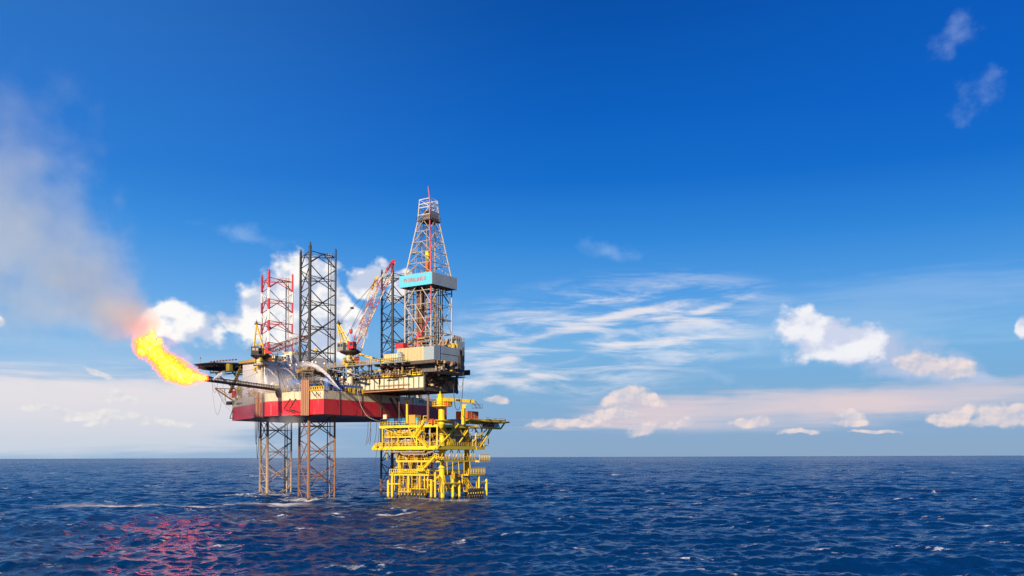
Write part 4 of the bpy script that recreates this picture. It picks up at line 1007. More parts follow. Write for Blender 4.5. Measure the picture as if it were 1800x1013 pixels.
def container(name, u0, v0, z0, L, wd, h, mat, label, axis='u', cat='container', group=None):
    du, dv = (L, wd) if axis == 'u' else (wd, L)
    t = empty(name, W(u0, v0, z0), label, cat, group)
    m = MB(); m.fb(u0+.06, u0+du-.06, v0+.06, v0+dv-.06, z0+0.1, z0+h-0.06); m.build('panel_walls', M[mat], t)
    m = MB()
    for a in (u0, u0+du-0.18):
        for b in (v0, v0+dv-0.18): m.fb(a, a+0.18, b, b+0.18, z0, z0+h)
    for z in (z0, z0+h-0.15):
        for b in (v0, v0+dv-0.14): m.fb(u0+0.18, u0+du-0.18, b, b+0.14, z, z+0.15)
        for a in (u0, u0+du-0.14): m.fb(a, a+0.14, v0+0.18, v0+dv-0.18, z, z+0.15)
    m.build('corner_frame', M[mat], t)
    m = MB()
    for k in range(2): m.tube(W(u0+du+0.03, v0+dv*(0.35+0.3*k), z0+0.2), W(u0+du+0.03, v0+dv*(0.35+0.3*k), z0+h-0.2), 0.035, n=4)
    m.build('locking_bars', M['galv'], t)
    return t
container('cargo_container', -45.6, 12.9, 48.52, 2.6, 4.6, 2.4, 'corange', 'bright orange container standing on the accommodation roof edge')

def helideck():
    uc, vc, r = -86, 33, 12.5
    t = empty('helideck', W(uc, vc, 48), 'flat helideck on trusses reaching out over the bow behind the flame', 'helideck')
    zt = 51.1; oc = [(uc+r*math.cos(R(22.5+45*k)), vc+r*math.sin(R(22.5+45*k))) for k in range(8)]
    m = MB(); m.prism(oc, zt-0.5, zt); m.build('landing_deck', M['midgrey'], t)
    m = MB(); oc2 = [(uc+(r+1.6)*math.cos(R(22.5+45*k)), vc+(r+1.6)*math.sin(R(22.5+45*k))) for k in range(8)]
    for k in range(8):
        a, b = oc[k], oc[(k+1) % 8]; c, d = oc2[k], oc2[(k+1) % 8]
        m.add([W(*a, zt-.3), W(*b, zt-.3), W(*d, zt), W(*c, zt), W(*a, zt-.4), W(*b, zt-.4), W(*d, zt-.1), W(*c, zt-.1)], [(0,1,2,3), (7,6,5,4), (0,4,5,1), (2,6,7,3), (1,5,6,2), (3,7,4,0)])
    m.build('safety_netting', M['galv'], t)
    m = MB()
    for k in range(-4, 5):
        o = k*2.7; L = math.sqrt(max(1, (r*0.95)**2-o*o)); m.beam(W(uc-L, vc+o, zt-0.75), W(uc+L, vc+o, zt-0.75), 0.3, 0.5); m.beam(W(uc+o, vc-L, zt-1.2), W(uc+o, vc+L, zt-1.2), 0.35, 0.5)
    for v in (vc-6, vc, vc+6):
        for u in (-92, -86, -80, -74): m.beam(W(u, v, zt-1.2), W(u+3, v, zt-3.2), 0.22); m.beam(W(u+6, v, zt-1.2), W(u+3, v, zt-3.2), 0.22)
        m.beam(W(-90, v, zt-3.2), W(-66, v, zt-3.2), 0.45)
    m.build('deck_girders', M['darksteel'], t)
    m = MB()
    for v in (26, 40):
        m.tube(W(-86, v, zt-3.2), W(-67, v, ZT+1), 0.35); m.tube(W(-76, v, zt-3.2), W(-66.4, v, ZT+3), 0.25); m.tube(W(-67, v, ZT+0.1), W(-67, v, zt-3.2), 0.3)
    m.build('support_strut', M['darksteel'], t)
    m = MB(); m.lathe(W(-94, 25.2, zt), [(0.08, 0), (0.08, 2.4), (0.3, 2.5), (0.35, 3.0), (0.05, 3.4)], 8); m.build('windsock_post', M['galv'], t)
    m = MB(); m.fb(-75, -73, 22.5, 24, zt-3.5, zt-0.7); m.build('foam_station', M['yellow'], t)
    m = MB()
    for k in range(9): u = -82+k*1.8; m.fb(u, u+0.7, vc-12.6, vc-12.0, zt, zt+0.5)
    m.build('edge_lights', M['orange'], t)
    return t
helideck()

def lifeboat_station():
    t = empty('lifeboat_davit', W(-66, 22, ZT), 'steel davit frame hanging off the bow with a small red tank', 'davit')
    m = MB()
    a = atY(378, 683, 333); b = atY(409, 704, 338); m.beam(a, b, 0.45); m.beam(a, atY(410, 684, 340), 0.3); m.beam(atY(395, 683, 337), atY(396, 705, 337), 0.2)
    m.beam(atY(397, 694, 338), atY(422, 695, 340), 0.2); m.beam(atY(386, 684, 336), atY(398, 692, 338), 0.2); m.beam(atY(412, 683, 340), atY(422, 700, 341), 0.22)
    m.build('davit_arm', M['ochre'], t)
    m = MB(); m.tube(atY(411.5, 699, 339.5), atY(411.5, 687, 339.5), 0.85, n=12); m.build('red_tank', M['red'], t)
    m = MB(); m.beam(atY(398, 707, 338), atY(410, 706.5, 338), 0.5, 0.5); m.build('hook_step', M['blackish'], t); m = MB(); m.fb(-68, -66.2, 17, 18.5, 34.0, 35.0); m.build('foot_bracket', M['blackish'], t)
    for (x0, y0, x1, y1, sag) in ((376, 676, 406, 716, 12), (380, 680, 405, 722, 10), (384, 688, 408, 712, 8)):
        p, q = atY(x0, y0, 300), atY(x1, y1, 338); pts = [p.lerp(q, i/10)-UP*(math.sin(math.pi*i/10)*sag*0.12) for i in range(11)]
        m = MB(); m.poly(pts, 0.05, 4); m.build('mooring_line', M['midgrey'], t)
    return t
lifeboat_station()

def flare():
    b0 = W(-20.0, -0.8, 36.4); tip = atY(367, 669, 267.5)
    t = empty('flare_boom', b0, 'dark lattice burner boom swung out from the hull with a guyed mast', 'flare boom')
    d = (tip-b0).normalized(); x = d.cross(UP).normalized(); y = x.cross(d).normalized(); L = (tip-b0).length
    m = MB(); a = b0; m2 = MB(); n = 26
    for s, q in ((-0.8, 0), (0.8, 0), (0, 1.25)): m.tube(a+x*s+y*q, tip+x*s*0.8+y*q*0.8, 0.12, n=6)
    for i in range(n):
        p, r_ = b0+d*L*i/n, b0+d*L*(i+1)/n
        m.tube(p-x*0.8, r_+y*1.2, 0.06, n=4, cap=False); m.tube(p+x*0.8, r_+y*1.2, 0.06, n=4, cap=False); m.tube(p-x*0.8, p+x*0.8, 0.07, n=4, cap=False); m.tube(p-x*.8, p+y*1.2, 0.06, n=4, cap=False)
    m.build('lattice_truss', M['blackish'], t)
    for k in range(5):
        m = MB(); o = x*(-0.6+k*0.3)+y*0.16; m.tube(b0+o, tip+o, 0.11, n=6); m.build('feed_pipe', M['darksteel'] if k != 2 else M['brownpipe'], t)
    m = MB(); m.beam(b0-y*0.3, tip-y*0.3, 1.5, 0.08); m.build('boom_grating', M['blackish'], t)
    m = MB(); m.rail([b0+x*0.9, tip+x*0.9], 1.0, 0.05, 1.3); m.build('boom_railing', M['blackish'], t)
    m = MB(); m.beam(tip-d*2.2-x*1.3, tip-d*2.2+x*1.3, 2.4, 0.2); m.rail([tip-d*1+x*1.3, tip-d*3.4+x*1.3], 1.0, 0.05, 0.8)
    m.tube(tip-d*1.0+y*0.9, tip+d*0.8+y*0.9, 0.35, 0.5, n=10); m.tube(tip-d*1.0+x*.6, tip+d*0.6+x*.6, 0.25, 0.4, n=10); m.fb(0, 0, 0, 0, 0, 0)
    m.build('burner_head', M['darksteel'], t)
    base = W(-20.6, 0.8, ZT); top = atY(487, 641, base.y)
    m = MB(); m.tube(base, top, 0.22, n=8); m.beam(top-RU*0.9, top+RU*0.9, 0.5, 0.4); m.build('mast', M['blackish'], t)
    m = MB(); m.tube(W(-22.2, 2.5, ZT), top, 0.11, n=5); m.tube(W(-18.6, 1.5, ZT), top, 0.13, n=5); m.tube(W(-17.4, 3, ZT), top, 0.09, n=5); m.build('mast_leg', M['blackish'], t)
    m = MB()
    for f in (0.35, 0.6, 0.92): m.tube(top, b0.lerp(tip, f)+y*1.2, 0.035, n=4)
    m.build('guy_wire', M['midgrey'], t)
    m = MB(); m.lathe(Vector((b0.x, b0.y, 0)), [(0.2, 33.8), (0.6, 34.2), (1.0, 35.4), (1.0, 36.4), (0.4, 37.0)], 12); m.build('swivel_base', M['blackish'], t)
    for (dx0, dx1, sag) in ((-6.5, -14, 9.5), (-4, -12.0, 3.0)):
        p, q = tip-d*1.5-UP*0.4, tip-d*(-dx0)-UP*0.3
        pts = [p.lerp(q, i/12)-UP*(math.sin(math.pi*i/12)**0.7*sag) for i in range(13)]
        m = MB(); m.poly(pts, 0.045, 4); m.build('hanging_hose', M['midgrey'], t)
    return tip, d
TIP, BD = flare()

# things standing on the hull's deck
def tank(name, u, v, z, r, h, mat, label, vertical=True, group=None, L=3):
    t = empty(name, W(u, v, z), label, 'tank', group)
    m = MB()
    if vertical: m.lathe(W(u, v, z), [(r*0.9, 0), (r, 0.15), (r, h-0.5), (r*0.75, h-0.15), (0.15, h)], 14)
    else:
        m.tube(W(u, v, z+r), W(u+L, v, z+r), r, n=14); m.tube(W(u-r*0.35, v, z+r), W(u, v, z+r), r*0.55, r, n=14); m.tube(W(u+L, v, z+r), W(u+L+r*0.35, v, z+r), r, r*0.55, n=14)
    m.build('shell', M[mat], t)
    m = MB()
    if vertical: m.tube(W(u, v, z+h), W(u, v, z+h+0.5), 0.14, n=6); m.rail([W(u-r*.6, v-r*.6, z+h-.2), W(u+r*.6, v-r*.6, z+h-.2)], 0.8, 0.04, 0.5)
    else:
        for a in (0.3, L-0.5): m.fb(u+a, u+a+0.25, v-r*0.8, v+r*0.8, z-0.0, z+r*0.6)
    m.build('fittings', M['midgrey'], t)
    return t
tank('upright_tank', -1.8, 3.4, ZT+.1, 1.0, 4.6, 'blue', 'tall upright blue tank at the hull corner beside the water jet')
tank('upright_tank', -2.9, 5.6, ZT+.1, 0.9, 4.9, 'blue', 'second upright blue tank, just behind the tall one at the hull corner')
tank('blue_tank', -8.5, 2.0, ZT+.1, 1.15, 2, 'blue', 'low round blue tank behind the yellow railing left of the corner', False, None, 2.2)
tank('blue_tank', -25.0, 12.0, 38.8, 1.9, 2, 'blue', 'big pale blue tank half hidden in the spray between the legs', False, None, 4.2)
tank('blue_tank', -22, 6.5, ZT+2.2, 1.2, 2, 'blue', 'long blue tank in the mist just left of the dark leg', False, None, 4.8)
tank('upright_tank', -36.5, 14.4, ZT+.1, 0.8, 6.6, 'blue', 'small bright blue vessel in front of the grey wall of the accommodation block')
def skid():
    t = empty('pump_skid', W(-0.8, 8, ZT), 'long blue pump skid along the stern edge of the deck', 'pump skid')
    m = MB(); m.fb(-3.0, -0.5, 5.0, 19.5, ZT+.1, ZT+.5); m.fb(-2.8, -0.7, 9.6, 19.0, ZT+0.9, ZT+2.4); m.build('skid_body', M['blue'], t)
    m = MB(); m.rail([W(-0.6, 5.0, ZT+.5), W(-0.6, 9.4, ZT+.5)], 2.3, 0.13, 1.1); m.fb(-2.5, -1, 5.5, 9, ZT+.5, ZT+2.0); m.build('skid_frame', M['blue'], t)
    m = MB()
    for k in range(7): v = 10+k*1.25; m.tube(W(-1.6, v, ZT+2.4), W(-1.6, v, ZT+2.9+rnd.random()*1.2), 0.25, n=8)
    m.build('pump_motors', M['galv'], t)
skid()
def reel(u, v, label):
    t = empty('hose_rack', W(u, v, ZT), label, 'hose rack', 'yellow hose racks along the deck edge')
    m = MB()
    for s in (0, 1.1, 2.2, 3.3): m.poly([W(u+s+0.5*math.cos(a*math.pi/8)*1.0, v, ZT+0.75+0.62*math.sin(a*math.pi/8)) for a in range(-2, 15)], 0.12, 5)
    m.fb(u-0.5, u+3.9, v-0.1, v+0.1, ZT+0.05, ZT+0.2); m.build('rack_frame', M['yellow'], t)
reel(-7.6, -0.25, 'yellow hose rack on the deck edge just right of the rusty pipe bundle')
reel(-3.4, -0.25, 'yellow hose rack at the hull corner under the water jet')
for i in range(5):
    v = 9.5+i*2.2
    t = empty('barrier_frame', W(0.25, v, ZT), 'yellow barrier frame on the stern edge, %s of the five from the hull corner' % ('first', 'second', 'third', 'fourth', 'fifth')[i], 'barrier', 'yellow barrier frames on the stern edge')
    m = MB(); m.beam(W(0.25, v, ZT-0.3), W(0.25, v, ZT+1.5), 0.2); m.beam(W(0.25, v+1.5, ZT-0.3), W(0.25, v+1.5, ZT+1.5), 0.2); m.build('post', M['yellow'], t)
    m = MB(); m.beam(W(0.25, v+.1, ZT+1.4), W(0.25, v+1.4, ZT+1.4), 0.16); m.beam(W(0.25, v+.1, ZT-0.2), W(0.25, v+1.4, ZT-.2), 0.16); m.build('rail_bar', M['cranegold'], t)

def bundle(name, px0, px1, n, ytop, ybot, mat, label, vv, r=0.28):
    t = empty(name, QV((px0+px1)/2, ybot, vv), label, 'pipe bundle')
    for k in range(n):
        px = px0+(px1-px0)*k/(n-1); a = QV(px, ytop+rnd.uniform(0, 3.5), vv); b = Vector((a.x, a.y, QV(px, ybot, vv).z))
        m = MB(); m.tube(b, a, r, n=8); m.tube(a, a+RV*0.9+UP*0.25, r*0.8, n=6); m.build('pipe', M[mat], t)
    m = MB()
    for f in (0.15, 0.5, 0.85):
        z = QV(px0, ybot, vv).z*(1-f)+QV(px0, ytop, vv).z*f; p, q = QV(px0-1.5, ybot, vv+.35), QV(px1+1.5, ybot, vv+.35); m.beam(Vector((p.x, p.y, z)), Vector((q.x, q.y, z)), 0.2)
    m.build('clamp', M['darksteel'], t)
    return t
bundle('pipe_bundle', 530.5, 542.5, 5, 667.5, 730.5, 'copper', 'bundle of upright rusty pipes clamped down the hull side left of the corner', -0.6, 0.30)
t = empty('pipe_bundle', W(-36, 4, ZB), 'rust-streaked pipes and hoses running down the hull below the left crane', 'pipe bundle')
for k, px in enumerate((448, 450.5, 454, 457, 461.5)):
    a, b = atY(px, 692+rnd.uniform(-3, 3), 305), atY(px+rnd.uniform(-.4, .4), 734+rnd.uniform(-4, 2), 305)
    m = MB(); m.tube(a, b, (0.12, 0.2, 0.34, 0.16, 0.4)[k], n=7); m.build('pipe', M[('darksteel', 'copper', 'brownpipe', 'copper', 'darksteel')[k]], t)
m = MB()
for z in (29.2, 31.5, 34): m.beam(atY(447, 700, 305.3)*Vector((1,1,0))+UP*z if False else Vector((*atY(447, 700, 305.3).xy, z)), Vector((*atY(463, 700, 305.3).xy, z)), 0.16)
m.build('clamp', M['darksteel'], t)
for px, s in ((448.5, 9), (451, 14), (454, 7)):
    p = atY(px, 733, 306); q = atY(px+4.5, 735, 307)
    pts = [p.lerp(q, i/12)-UP*(math.sin(math.pi*i/12)**0.55*s) for i in range(13)]
    m = MB(); m.poly(pts, 0.09, 5); m.build('hanging_hose', M['blackish'], t)

# miscellaneous small equipment crowding the deck, seen above the rails
KINDS = [('deck_box', 'box'), ('air_receiver', 'vessel'), ('ventilator', 'ventilator')]
cols = ['cream', 'ochre', 'midgrey', 'darksteel', 'white', 'yellow', 'blue', 'galv']
cw = {'cream': 'cream', 'ochre': 'ochre', 'midgrey': 'grey', 'darksteel': 'rusty brown', 'white': 'white', 'yellow': 'yellow', 'blue': 'blue', 'galv': 'pale metal'}
spots = [(-9, 9, 2.5), (-12.5, 2.5, 2.2), (-15, 3.4, 2.6), (-17, 5.5, 3.5), (-24, 2, 3.2), (-26.8, 4.0, 3.6), (-28.5, 3, 2.3), (-30, 5.5, 4.2), (-32, 7, 2.8), (-34, 10.5, 3.2), (-31, 12, 5.5), (-28, 14, 6), (-26, 18, 6.4), (-29.5, 19.5, 7.5), (-33, 20, 7), (-43, 9.6, 3), (-47, 11.5, 2.8), (-50, 12.6, 2.4), (-4, 16, 3.2), (-6, 19, 4.5), (-3.5, 46, 4.5), (-7, 41, 5), (-22, 24, 6.5), (-25, 30, 9), (-19, 30, 7), (-36, 25, 9)]
where = ['right of the nearest leg', 'at the edge left of the rusty pipe bundle', 'second from the rusty pipe bundle', 'third from the rusty pipe bundle', 'behind the burner mast', 'left of the burner mast', 'near the burner mast foot', 'between burner mast and crane', 'right of the left crane foot', 'beside the left crane', 'in front of the grey accommodation wall', 'deeper in front of the grey wall', 'beside the spray-hidden blue tank', 'behind the spray-hidden blue tank', 'at the inner foot of the accommodation wall', 'under the white side wall', 'second under the white side wall', 'third under the white side wall', 'behind the blue pump skid', 'by the gold crane pedestal', 'at the far stern edge', 'below the far leg', 'between the near leg and the cantilever', 'far behind the near leg', 'behind the near leg lattice', 'deep beside the accommodation block']
for i, ((u, v, h), wh) in enumerate(zip(spots, where)):
    k = i % 3; cn = cols[(i*5+1) % len(cols)]; nm, cat = KINDS[k]; mat = M[cn]
    t = empty(nm, W(u, v, ZT), ('%s %s %s' % (cw[cn], {'box': 'equipment box', 'vessel': 'upright vessel', 'ventilator': 'ventilator'}[cat], wh)), cat)
    m = MB(); m2 = MB()
    if k == 0:
        m.fb(u, u+2.0, v, v+1.6, ZT+0.05, ZT+h*0.75); m2.rail([W(u, v, ZT+h*.75), W(u+2, v, ZT+h*.75), W(u+2, v+1.6, ZT+h*.75)], 1.0, 0.05, 0.7)
        m.build('housing', mat, t); m2.build('railing', M['ochre'], t)
    elif k == 1:
        m.lathe(W(u, v, ZT), [(0.6, 0), (0.75, 0.4), (0.75, h-0.5), (0.3, h)], 10); m2.tube(W(u, v, ZT+h), W(u+1.6, v, ZT+h+.2), 0.12, n=5); m2.tube(W(u+1.6, v, ZT), W(u+1.6, v, ZT+h+.2), 0.12, n=5)
        m.build('shell', mat, t, True); m2.build('outlet_pipe', M['galv'], t)
    else:
        m.tube(W(u, v, ZT), W(u, v, ZT+h), 0.3, n=8); m2.lathe(W(u, v, ZT+h-.1), [(0.3, 0), (0.7, 0.2), (0.7, 0.6), (0.1, 0.8)], 10)
        m.build('duct', mat, t); m2.build('cowl', M['galv'], t)

# lamps burning on the rig
lampm = bpy.data.materials.new('lit_lamp_glass'); lampm.use_nodes = True; _b = lampm.node_tree.nodes['Principled BSDF']
_b.inputs['Emission Color'].default_value = (1, 0.9, 0.7, 1); _b.inputs['Emission Strength'].default_value = 3.0
LP = [((533, 636, 322), 'roof corner lamp of the taller block'), ((521, 641, 321), 'lamp beside the wall left of the near leg'), ((510, 642, 320), 'lamp on the pole before the grey wall'), ((549, 636, 305), 'lamp behind the near leg lattice'), ((555, 637, 305), 'second lamp behind the near leg lattice'),
      ((570, 639, 300), 'lamp on the jacking house railing'), ((601, 663, 296), 'lamp by the gold crane foot'), ((609, 671, 295), 'lamp over the blue pump skid'), ((821, 762, 318), 'lit lamp under the right deck of the yellow platform')]
for (p, lab) in LP:
    c = atY(*p); t = empty('flood_lamp', c, 'small lit '+lab if 'lit' not in lab else 'small '+lab, 'lamp', 'lamps burning on the structures')
    m = MB(); m.lathe(c, [(0.05, -0.15), (0.15, -0.08), (0.15, 0.08), (0.05, 0.15)], 8); m.build('lens', lampm, t)
    m = MB(); m.tube(c-UP*1.0+RV*0.35, c+UP*0.3+RV*0.35, 0.06, n=4); m.beam(c+RV*0.35, c+RV*0.15, 0.2); m.build('bracket', M['midgrey'], t)

# hoses and lines
def line(pts, r, mat, name, label, n=5):
    m = MB(); 
    q = [Vector(p) for p in pts]; out = []
    for i in range(len(q)-1):
        p0, p1, p2, p3 = q[max(i-1, 0)], q[i], q[i+1], q[min(i+2, len(q)-1)]
        for k in range(6):
            s = k/6; out.append(0.5*((2*p1)+(p2-p0)*s+(2*p0-5*p1+4*p2-p3)*s*s+(3*p1-p0-3*p2+p3)*s**3))
    out.append(q[-1]); m.poly(out, r, n); o = m.build(name, mat); tag(o, label, name.replace('_', ' ')); return o
Yh = 294
line([atY(814, 640, Yh), atY(814, 670, Yh), atY(812, 700, Yh), atY(808, 717, Yh), atY(804, 721, Yh), atY(800, 714, Yh), atY(798, 695, Yh), atY(796, 668, Yh+2)], 0.11, M['black'], 'loading_hose', 'thick black hose hanging in a long loop from the end of the drill floor')
line([atY(804, 660, Yh), atY(806, 676, Yh), atY(809, 681, Yh), atY(813, 675, Yh), atY(814, 662, Yh)], 0.06, M['black'], 'thin_hose', 'thin short hose loop below the drill floor end')
line([atY(628, 688, 285), atY(634, 712, 286), atY(645, 731, 287), atY(658, 738, 288), atY(668, 741, 290)], 0.10, M['galv'], 'transfer_hose', 'pale hose curving from the stern rail down to the yellow platform')
line([atY(571, 687, 287.5), atY(575, 700, 288), atY(582, 707, 289), atY(590, 700, 290), atY(592, 688, 290.5)], 0.05, M['black'], 'thin_hose', 'thin dark cable looping over the grey stern paint near the corner')
for (x0, y0, x1, y1, Yd, lab) in ((647, 741, 643, 783, 300, 'leftmost dark rope hanging under the hull'), (652, 741, 646, 780, 300, 'dark rope hanging under the hull, second from the left'), (651, 741, 650, 782, 301, 'dark rope under the hull bending back at its end'), (662, 741, 658, 780, 299, 'straight dark rope close left of the yellow platform'), (667, 752, 657, 823, 298, 'long thin line slanting down to near the sea beside the yellow platform')):
    a, b = atY(x0, y0, Yd), atY(x1, y1, Yd); line([a, a.lerp(b, .5)+Vector((0.25, 0, 0)), b], 0.09, M['darksteel'], 'hanging_rope', lab)

# ================================================================ THE YELLOW WELLHEAD PLATFORM
UA, UB, VA, VB = 0.6, 25.8, 25.6, 47.0
COLS = [((23.4, 31.0), (23.3, 31.2), 0.98), ((4.6, 31.0), (5.6, 31.4), 0.92), ((23.4, 45.5), (23.2, 45.0), 0.95), ((4.6, 45.5), (5.6, 45.0), 0.9)]
def platform():
    t = empty('wellhead_platform', W(14, 38, 0), 'bright yellow wellhead platform on tubular columns beside the rig', 'platform')
    Y_, YR, YC = M['yellow'], M['yellow_rust'], M['yellow_clean']
    for (b, a, r) in COLS:
        m = MB(); m.tube(W(*b, -6), W(*a, 24.2), r, r*0.9, n=18); m.tube(W(*b, 10.5), W(*b, 10.9), r*1.25, n=18); m.tube(W(*b, 13.0), W(*b, 13.3), r*1.15, n=18)
        m.build('column', YC if r > 0.96 else YR, t, False)
    # decks: plate, edge girders, floor beams
    def deck(name, u0, u1, v0, v1, z, th, mat=Y_, holes=False):
        m = MB(); m.fb(u0, u1, v0, v1, z-0.12, z); m.build(name, M['ochre'], t)
        g = MB()
        for v in (v0, v1-0.35): g.fb(u0, u1, v, v+0.35, z-th, z-0.125)
        for u in (u0, u1-0.35): g.fb(u, u+0.35, v0+0.35, v1-0.35, z-th, z-0.125)
        k = u0+3
        while k < u1-1: g.fb(k, k+0.25, v0+0.35, v1-0.35, z-th*0.8, z-0.125); k += 3.1
        g.build(name.replace('plate', 'girders'), mat, t)
    deck('top_deck_plate', UA, UB, VA, VB, 24.9, 0.9, YC)
    deck('middle_deck_plate', UA+1.2, 17.0, VA+0.3, 40, 21.3, 0.6)
    deck('main_deck_plate', UA, UB, VA, VB, 17.9, 1.2, YC)
    deck('lower_deck_plate', 6.5, UB-0.5, VA+2.0, VB, 13.2, 0.7)
    deck('landing_plate', 4.0, 21.0, VA+1.5, 33, 8.6, 0.55)
    deck('landing_plate', 15.5, 27.0, 41, 50.5, 8.4, 0.5)
    deck('side_balcony_plate', 23.0, 27.0, VB+0.3, 53.5, 13.0, 0.6)
    deck('side_deck_plate', 17.0, UB+0.2, VB+.1, 52, 17.6, 0.9)
    # long yellow manifold pipe along the lit edge
    m = MB(); m.tube(W(UA-1.5, VA-0.4, 16.9), W(UB-0.5, VA-0.4, 16.9), 0.42, n=12); m.tube(W(UA-2.2, VA-0.4, 16.9), W(UA-1.0, VA-0.4, 18.2), 0.7, n=12); m.build('edge_header_pipe', YC, t)
    m = MB(); m.lathe(W(UA-1.6, VA+0.4, 17.2), [(0.2, 0), (0.8, 0.2), (0.9, 1.0), (0.6, 1.7), (0.1, 1.9)], 12); m.fb(UA-1.2, UA+1.5, VA+0.1, VA+1.8, 17.95, 19.2); m.build('end_valve', M['ochre'], t)
    m = MB()
    for (z, x0, x1) in ((16.0, UA+1.5, 21), (15.2, 10, 22)):
        m.poly([W(x0, VA+0.2, z+0.7), W(x0+1, VA-0.1, z), W(x1-1, VA-0.1, z-0.1), W(x1, VA-0.1, z+0.6), W(x1+2, VA-.1, z+0.7)], 0.2, 7)
    m.build('underdeck_pipe', M['galv'], t)
    # big truss members on both visible sides
    def br(a, b, r=0.28, mat=YC): m = MB(); m.tube(a, b, r, n=8); m.build('brace', mat, t)
    f = VA+0.1
    br(W(UB-0.2, f, 17.9), W(UB-0.2, f, 24.2), 0.27); br(W(2, f, 17.9), W(2, f, 24.2), 0.25, Y_); br(W(9, f, 17.9), W(9, f, 21.3), 0.2, Y_); br(W(17, f, 17.9), W(17, f, 24.2), 0.24, Y_)
    br(W(17.2, f, 17.9), W(13.4, f, 24.1), 0.15, Y_)
    g = UB-0.1
    br(QU(770, 748, g), QU(796, 776, g), 0.26); br(QU(806, 746, g), QU(770, 786, g), 0.30); br(QU(822, 757, g), QU(807, 779, g), 0.26)
    br(W(g, VB, 17.8), W(g, VB, 24.4), 0.25, Y_); br(W(g-1, 52, 17.2), W(g-1, 52, 24.5), 0.3, Y_)
    br(QU(866, 752, g), QU(843, 787, g), 0.26, Y_); br(QU(856, 755, g), QU(830, 778, g), 0.22, Y_); br(QU(833, 752, g), QU(846, 768, g), 0.18, Y_)
    # bracing below the main deck
    br(W(23.4, 31, 10.5), W(23.4, 45.5, 13), 0.28, Y_); br(W(23.4, 31, 9.7), W(4.6, 31, 9.7), 0.3, YR); br(W(23.4, 31, 9.4), W(23.4, 45.5, 9.4), 0.42, YC); br(W(23.4, 45.5, 9.4), W(4.6, 45.5, 9.4), 0.3, YR)
    br(W(4.6, 31, 8.8), W(12, 31, 1.5), 0.33, YR); br(W(23.4, 31, 9), W(15, 31, 1.8), 0.33, YR); br(W(23.4, 31.4, 8), W(23.4, 38, 0.4), 0.36, YR); br(W(23.4, 45, 8), W(23.4, 39, 0.4), 0.36, YR)
    for a, b in ((7, 11), (11, 15), (15, 19)):
        br(W(a, VA+2.2, 12.8), W((a+b)/2, VA+2.2, 17), 0.13, Y_); br(W(b, VA+2.2, 12.8), W((a+b)/2, VA+2.2, 17), 0.13, Y_)
    for k in range(5):
        v = 28+k*4; br(W(g-0.6, v, 13), W(g-0.6, v+2, 17), 0.15, Y_); br(W(g-0.6, v+4, 13), W(g-0.6, v+2, 17), 0.15, Y_)
    for u in (7.5, 12.5, 17.5): br(W(u, VA+2.2, 8.6), W(u, VA+2.2, 12.6), 0.2, YR)
    for u, v, r_ in ((8.2, VA+1.9, 0.16), (11.4, VA+2.6, 0.2), (15.5, VA+2.2, 0.16), (18.8, VA+2.0, 0.22), (20.4, VA+1.8, 0.14)): br(W(u, v, 2.5), W(u, v, 8.4), r_, YR)
    for k in range(9):
        u = 3.5+k*2.2; br(W(u, VA+0.5, 17.6), W(u+(1.1 if k % 2 else -1.1), VA+2.0, 13.2), 0.11, YR if k % 3 else Y_)
    for k in range(8):
        u = 6+k*1.9; br(W(u, VA+1.8+k % 2, 8.4), W(u, VA+1.8+k % 2, 3.0+(k % 3)), 0.13, YR if k % 2 else Y_)
        br(W(u, VA+2.0, 13.0), W(u+(0.9 if k % 2 else -0.9), VA+2.4, 8.8), 0.10, YR)
    for k in range(6):
        v = 28+k*3.2; br(W(g-0.4, v, 12.6), W(g-0.4+0.3*(k % 2), v, 8.4), 0.12, Y_); br(W(g-1.4, v, 8.2), W(g-1.4, v+1.2, 2.8), 0.12, YR)
    for u in (3, 6, 12, 14.5, 20, 22.5): br(W(u, f+0.15, 18), W(u, f+0.15, 21.2 if u < 16 else 24.1), 0.13, Y_)
    for (a, b) in ((2, 9), (17, 9)): br(W(a, f+.1, 24.1), W(b, f+.1, 21.5), 0.13, Y_)
    for v in (30, 34, 38, 42): br(W(g-0.3, v, 24.0), W(g-0.3, v+2, 21.6), 0.12, Y_); br(W(g-0.3, v+4, 24.0), W(g-0.3, v+2, 21.6), 0.12, Y_)
    br(W(g-0.2, VA+1, 21.5), W(g-0.2, VB, 21.5), 0.16, Y_)
    # fender and riser guard tubes standing in the sea
    for (px, y0, y1, ud, r_, mt) in ((682.5, 846, 876, 'v', 0.42, YC), (689.5, 832, 876, 'v', 0.40, YC), (718, 838, 872, 'v', 0.34, Y_), (758, 846, 876, 'v', 0.42, Y_), (765, 832, 872, 'v', 0.36, Y_), (738, 838, 870, 'v', 0.3, YR)):
        a, b = QV(px, y0, VA+1.2), QV(px, 880, VA+1.2); m = MB(); m.tube(Vector((a.x, a.y, -3)), a, r_, r_, n=12); m.tube(a, a+UP*0.5, r_, 0.05, n=12); m.build('guard_tube', mt, t)
    for (px, y0, uu, r_, mt) in ((796, 830, 24.6, 0.44, YC), (807.5, 847, 24.6, 0.42, YC), (803, 848, 22, 0.3, Y_), (842, 829, 26.6, 0.34, YC), (855, 844, 26.6, 0.46, YC), (790, 850, 22, 0.24, YR)):
        a = QU(px, y0, uu); m = MB(); m.tube(Vector((a.x, a.y, -3)) if px != 855 else Vector((a.x, a.y, 0.8)), a, r_, r_, n=12); m.tube(a, a+UP*0.5, r_, 0.05, n=12); m.build('guard_tube', mt, t)
    m = MB(); a, b = QU(842, 848, 26.6), QU(855, 847, 26.6); m.tube(a, b, 0.22); a, b = QU(780, 850, 24.8), QU(808, 850, 24.8); m.tube(a, b, 0.3); m.tube(QV(684, 851, VA+1.2), QV(704, 851, VA+1.2), 0.28); m.build('guard_tie', Y_, t)
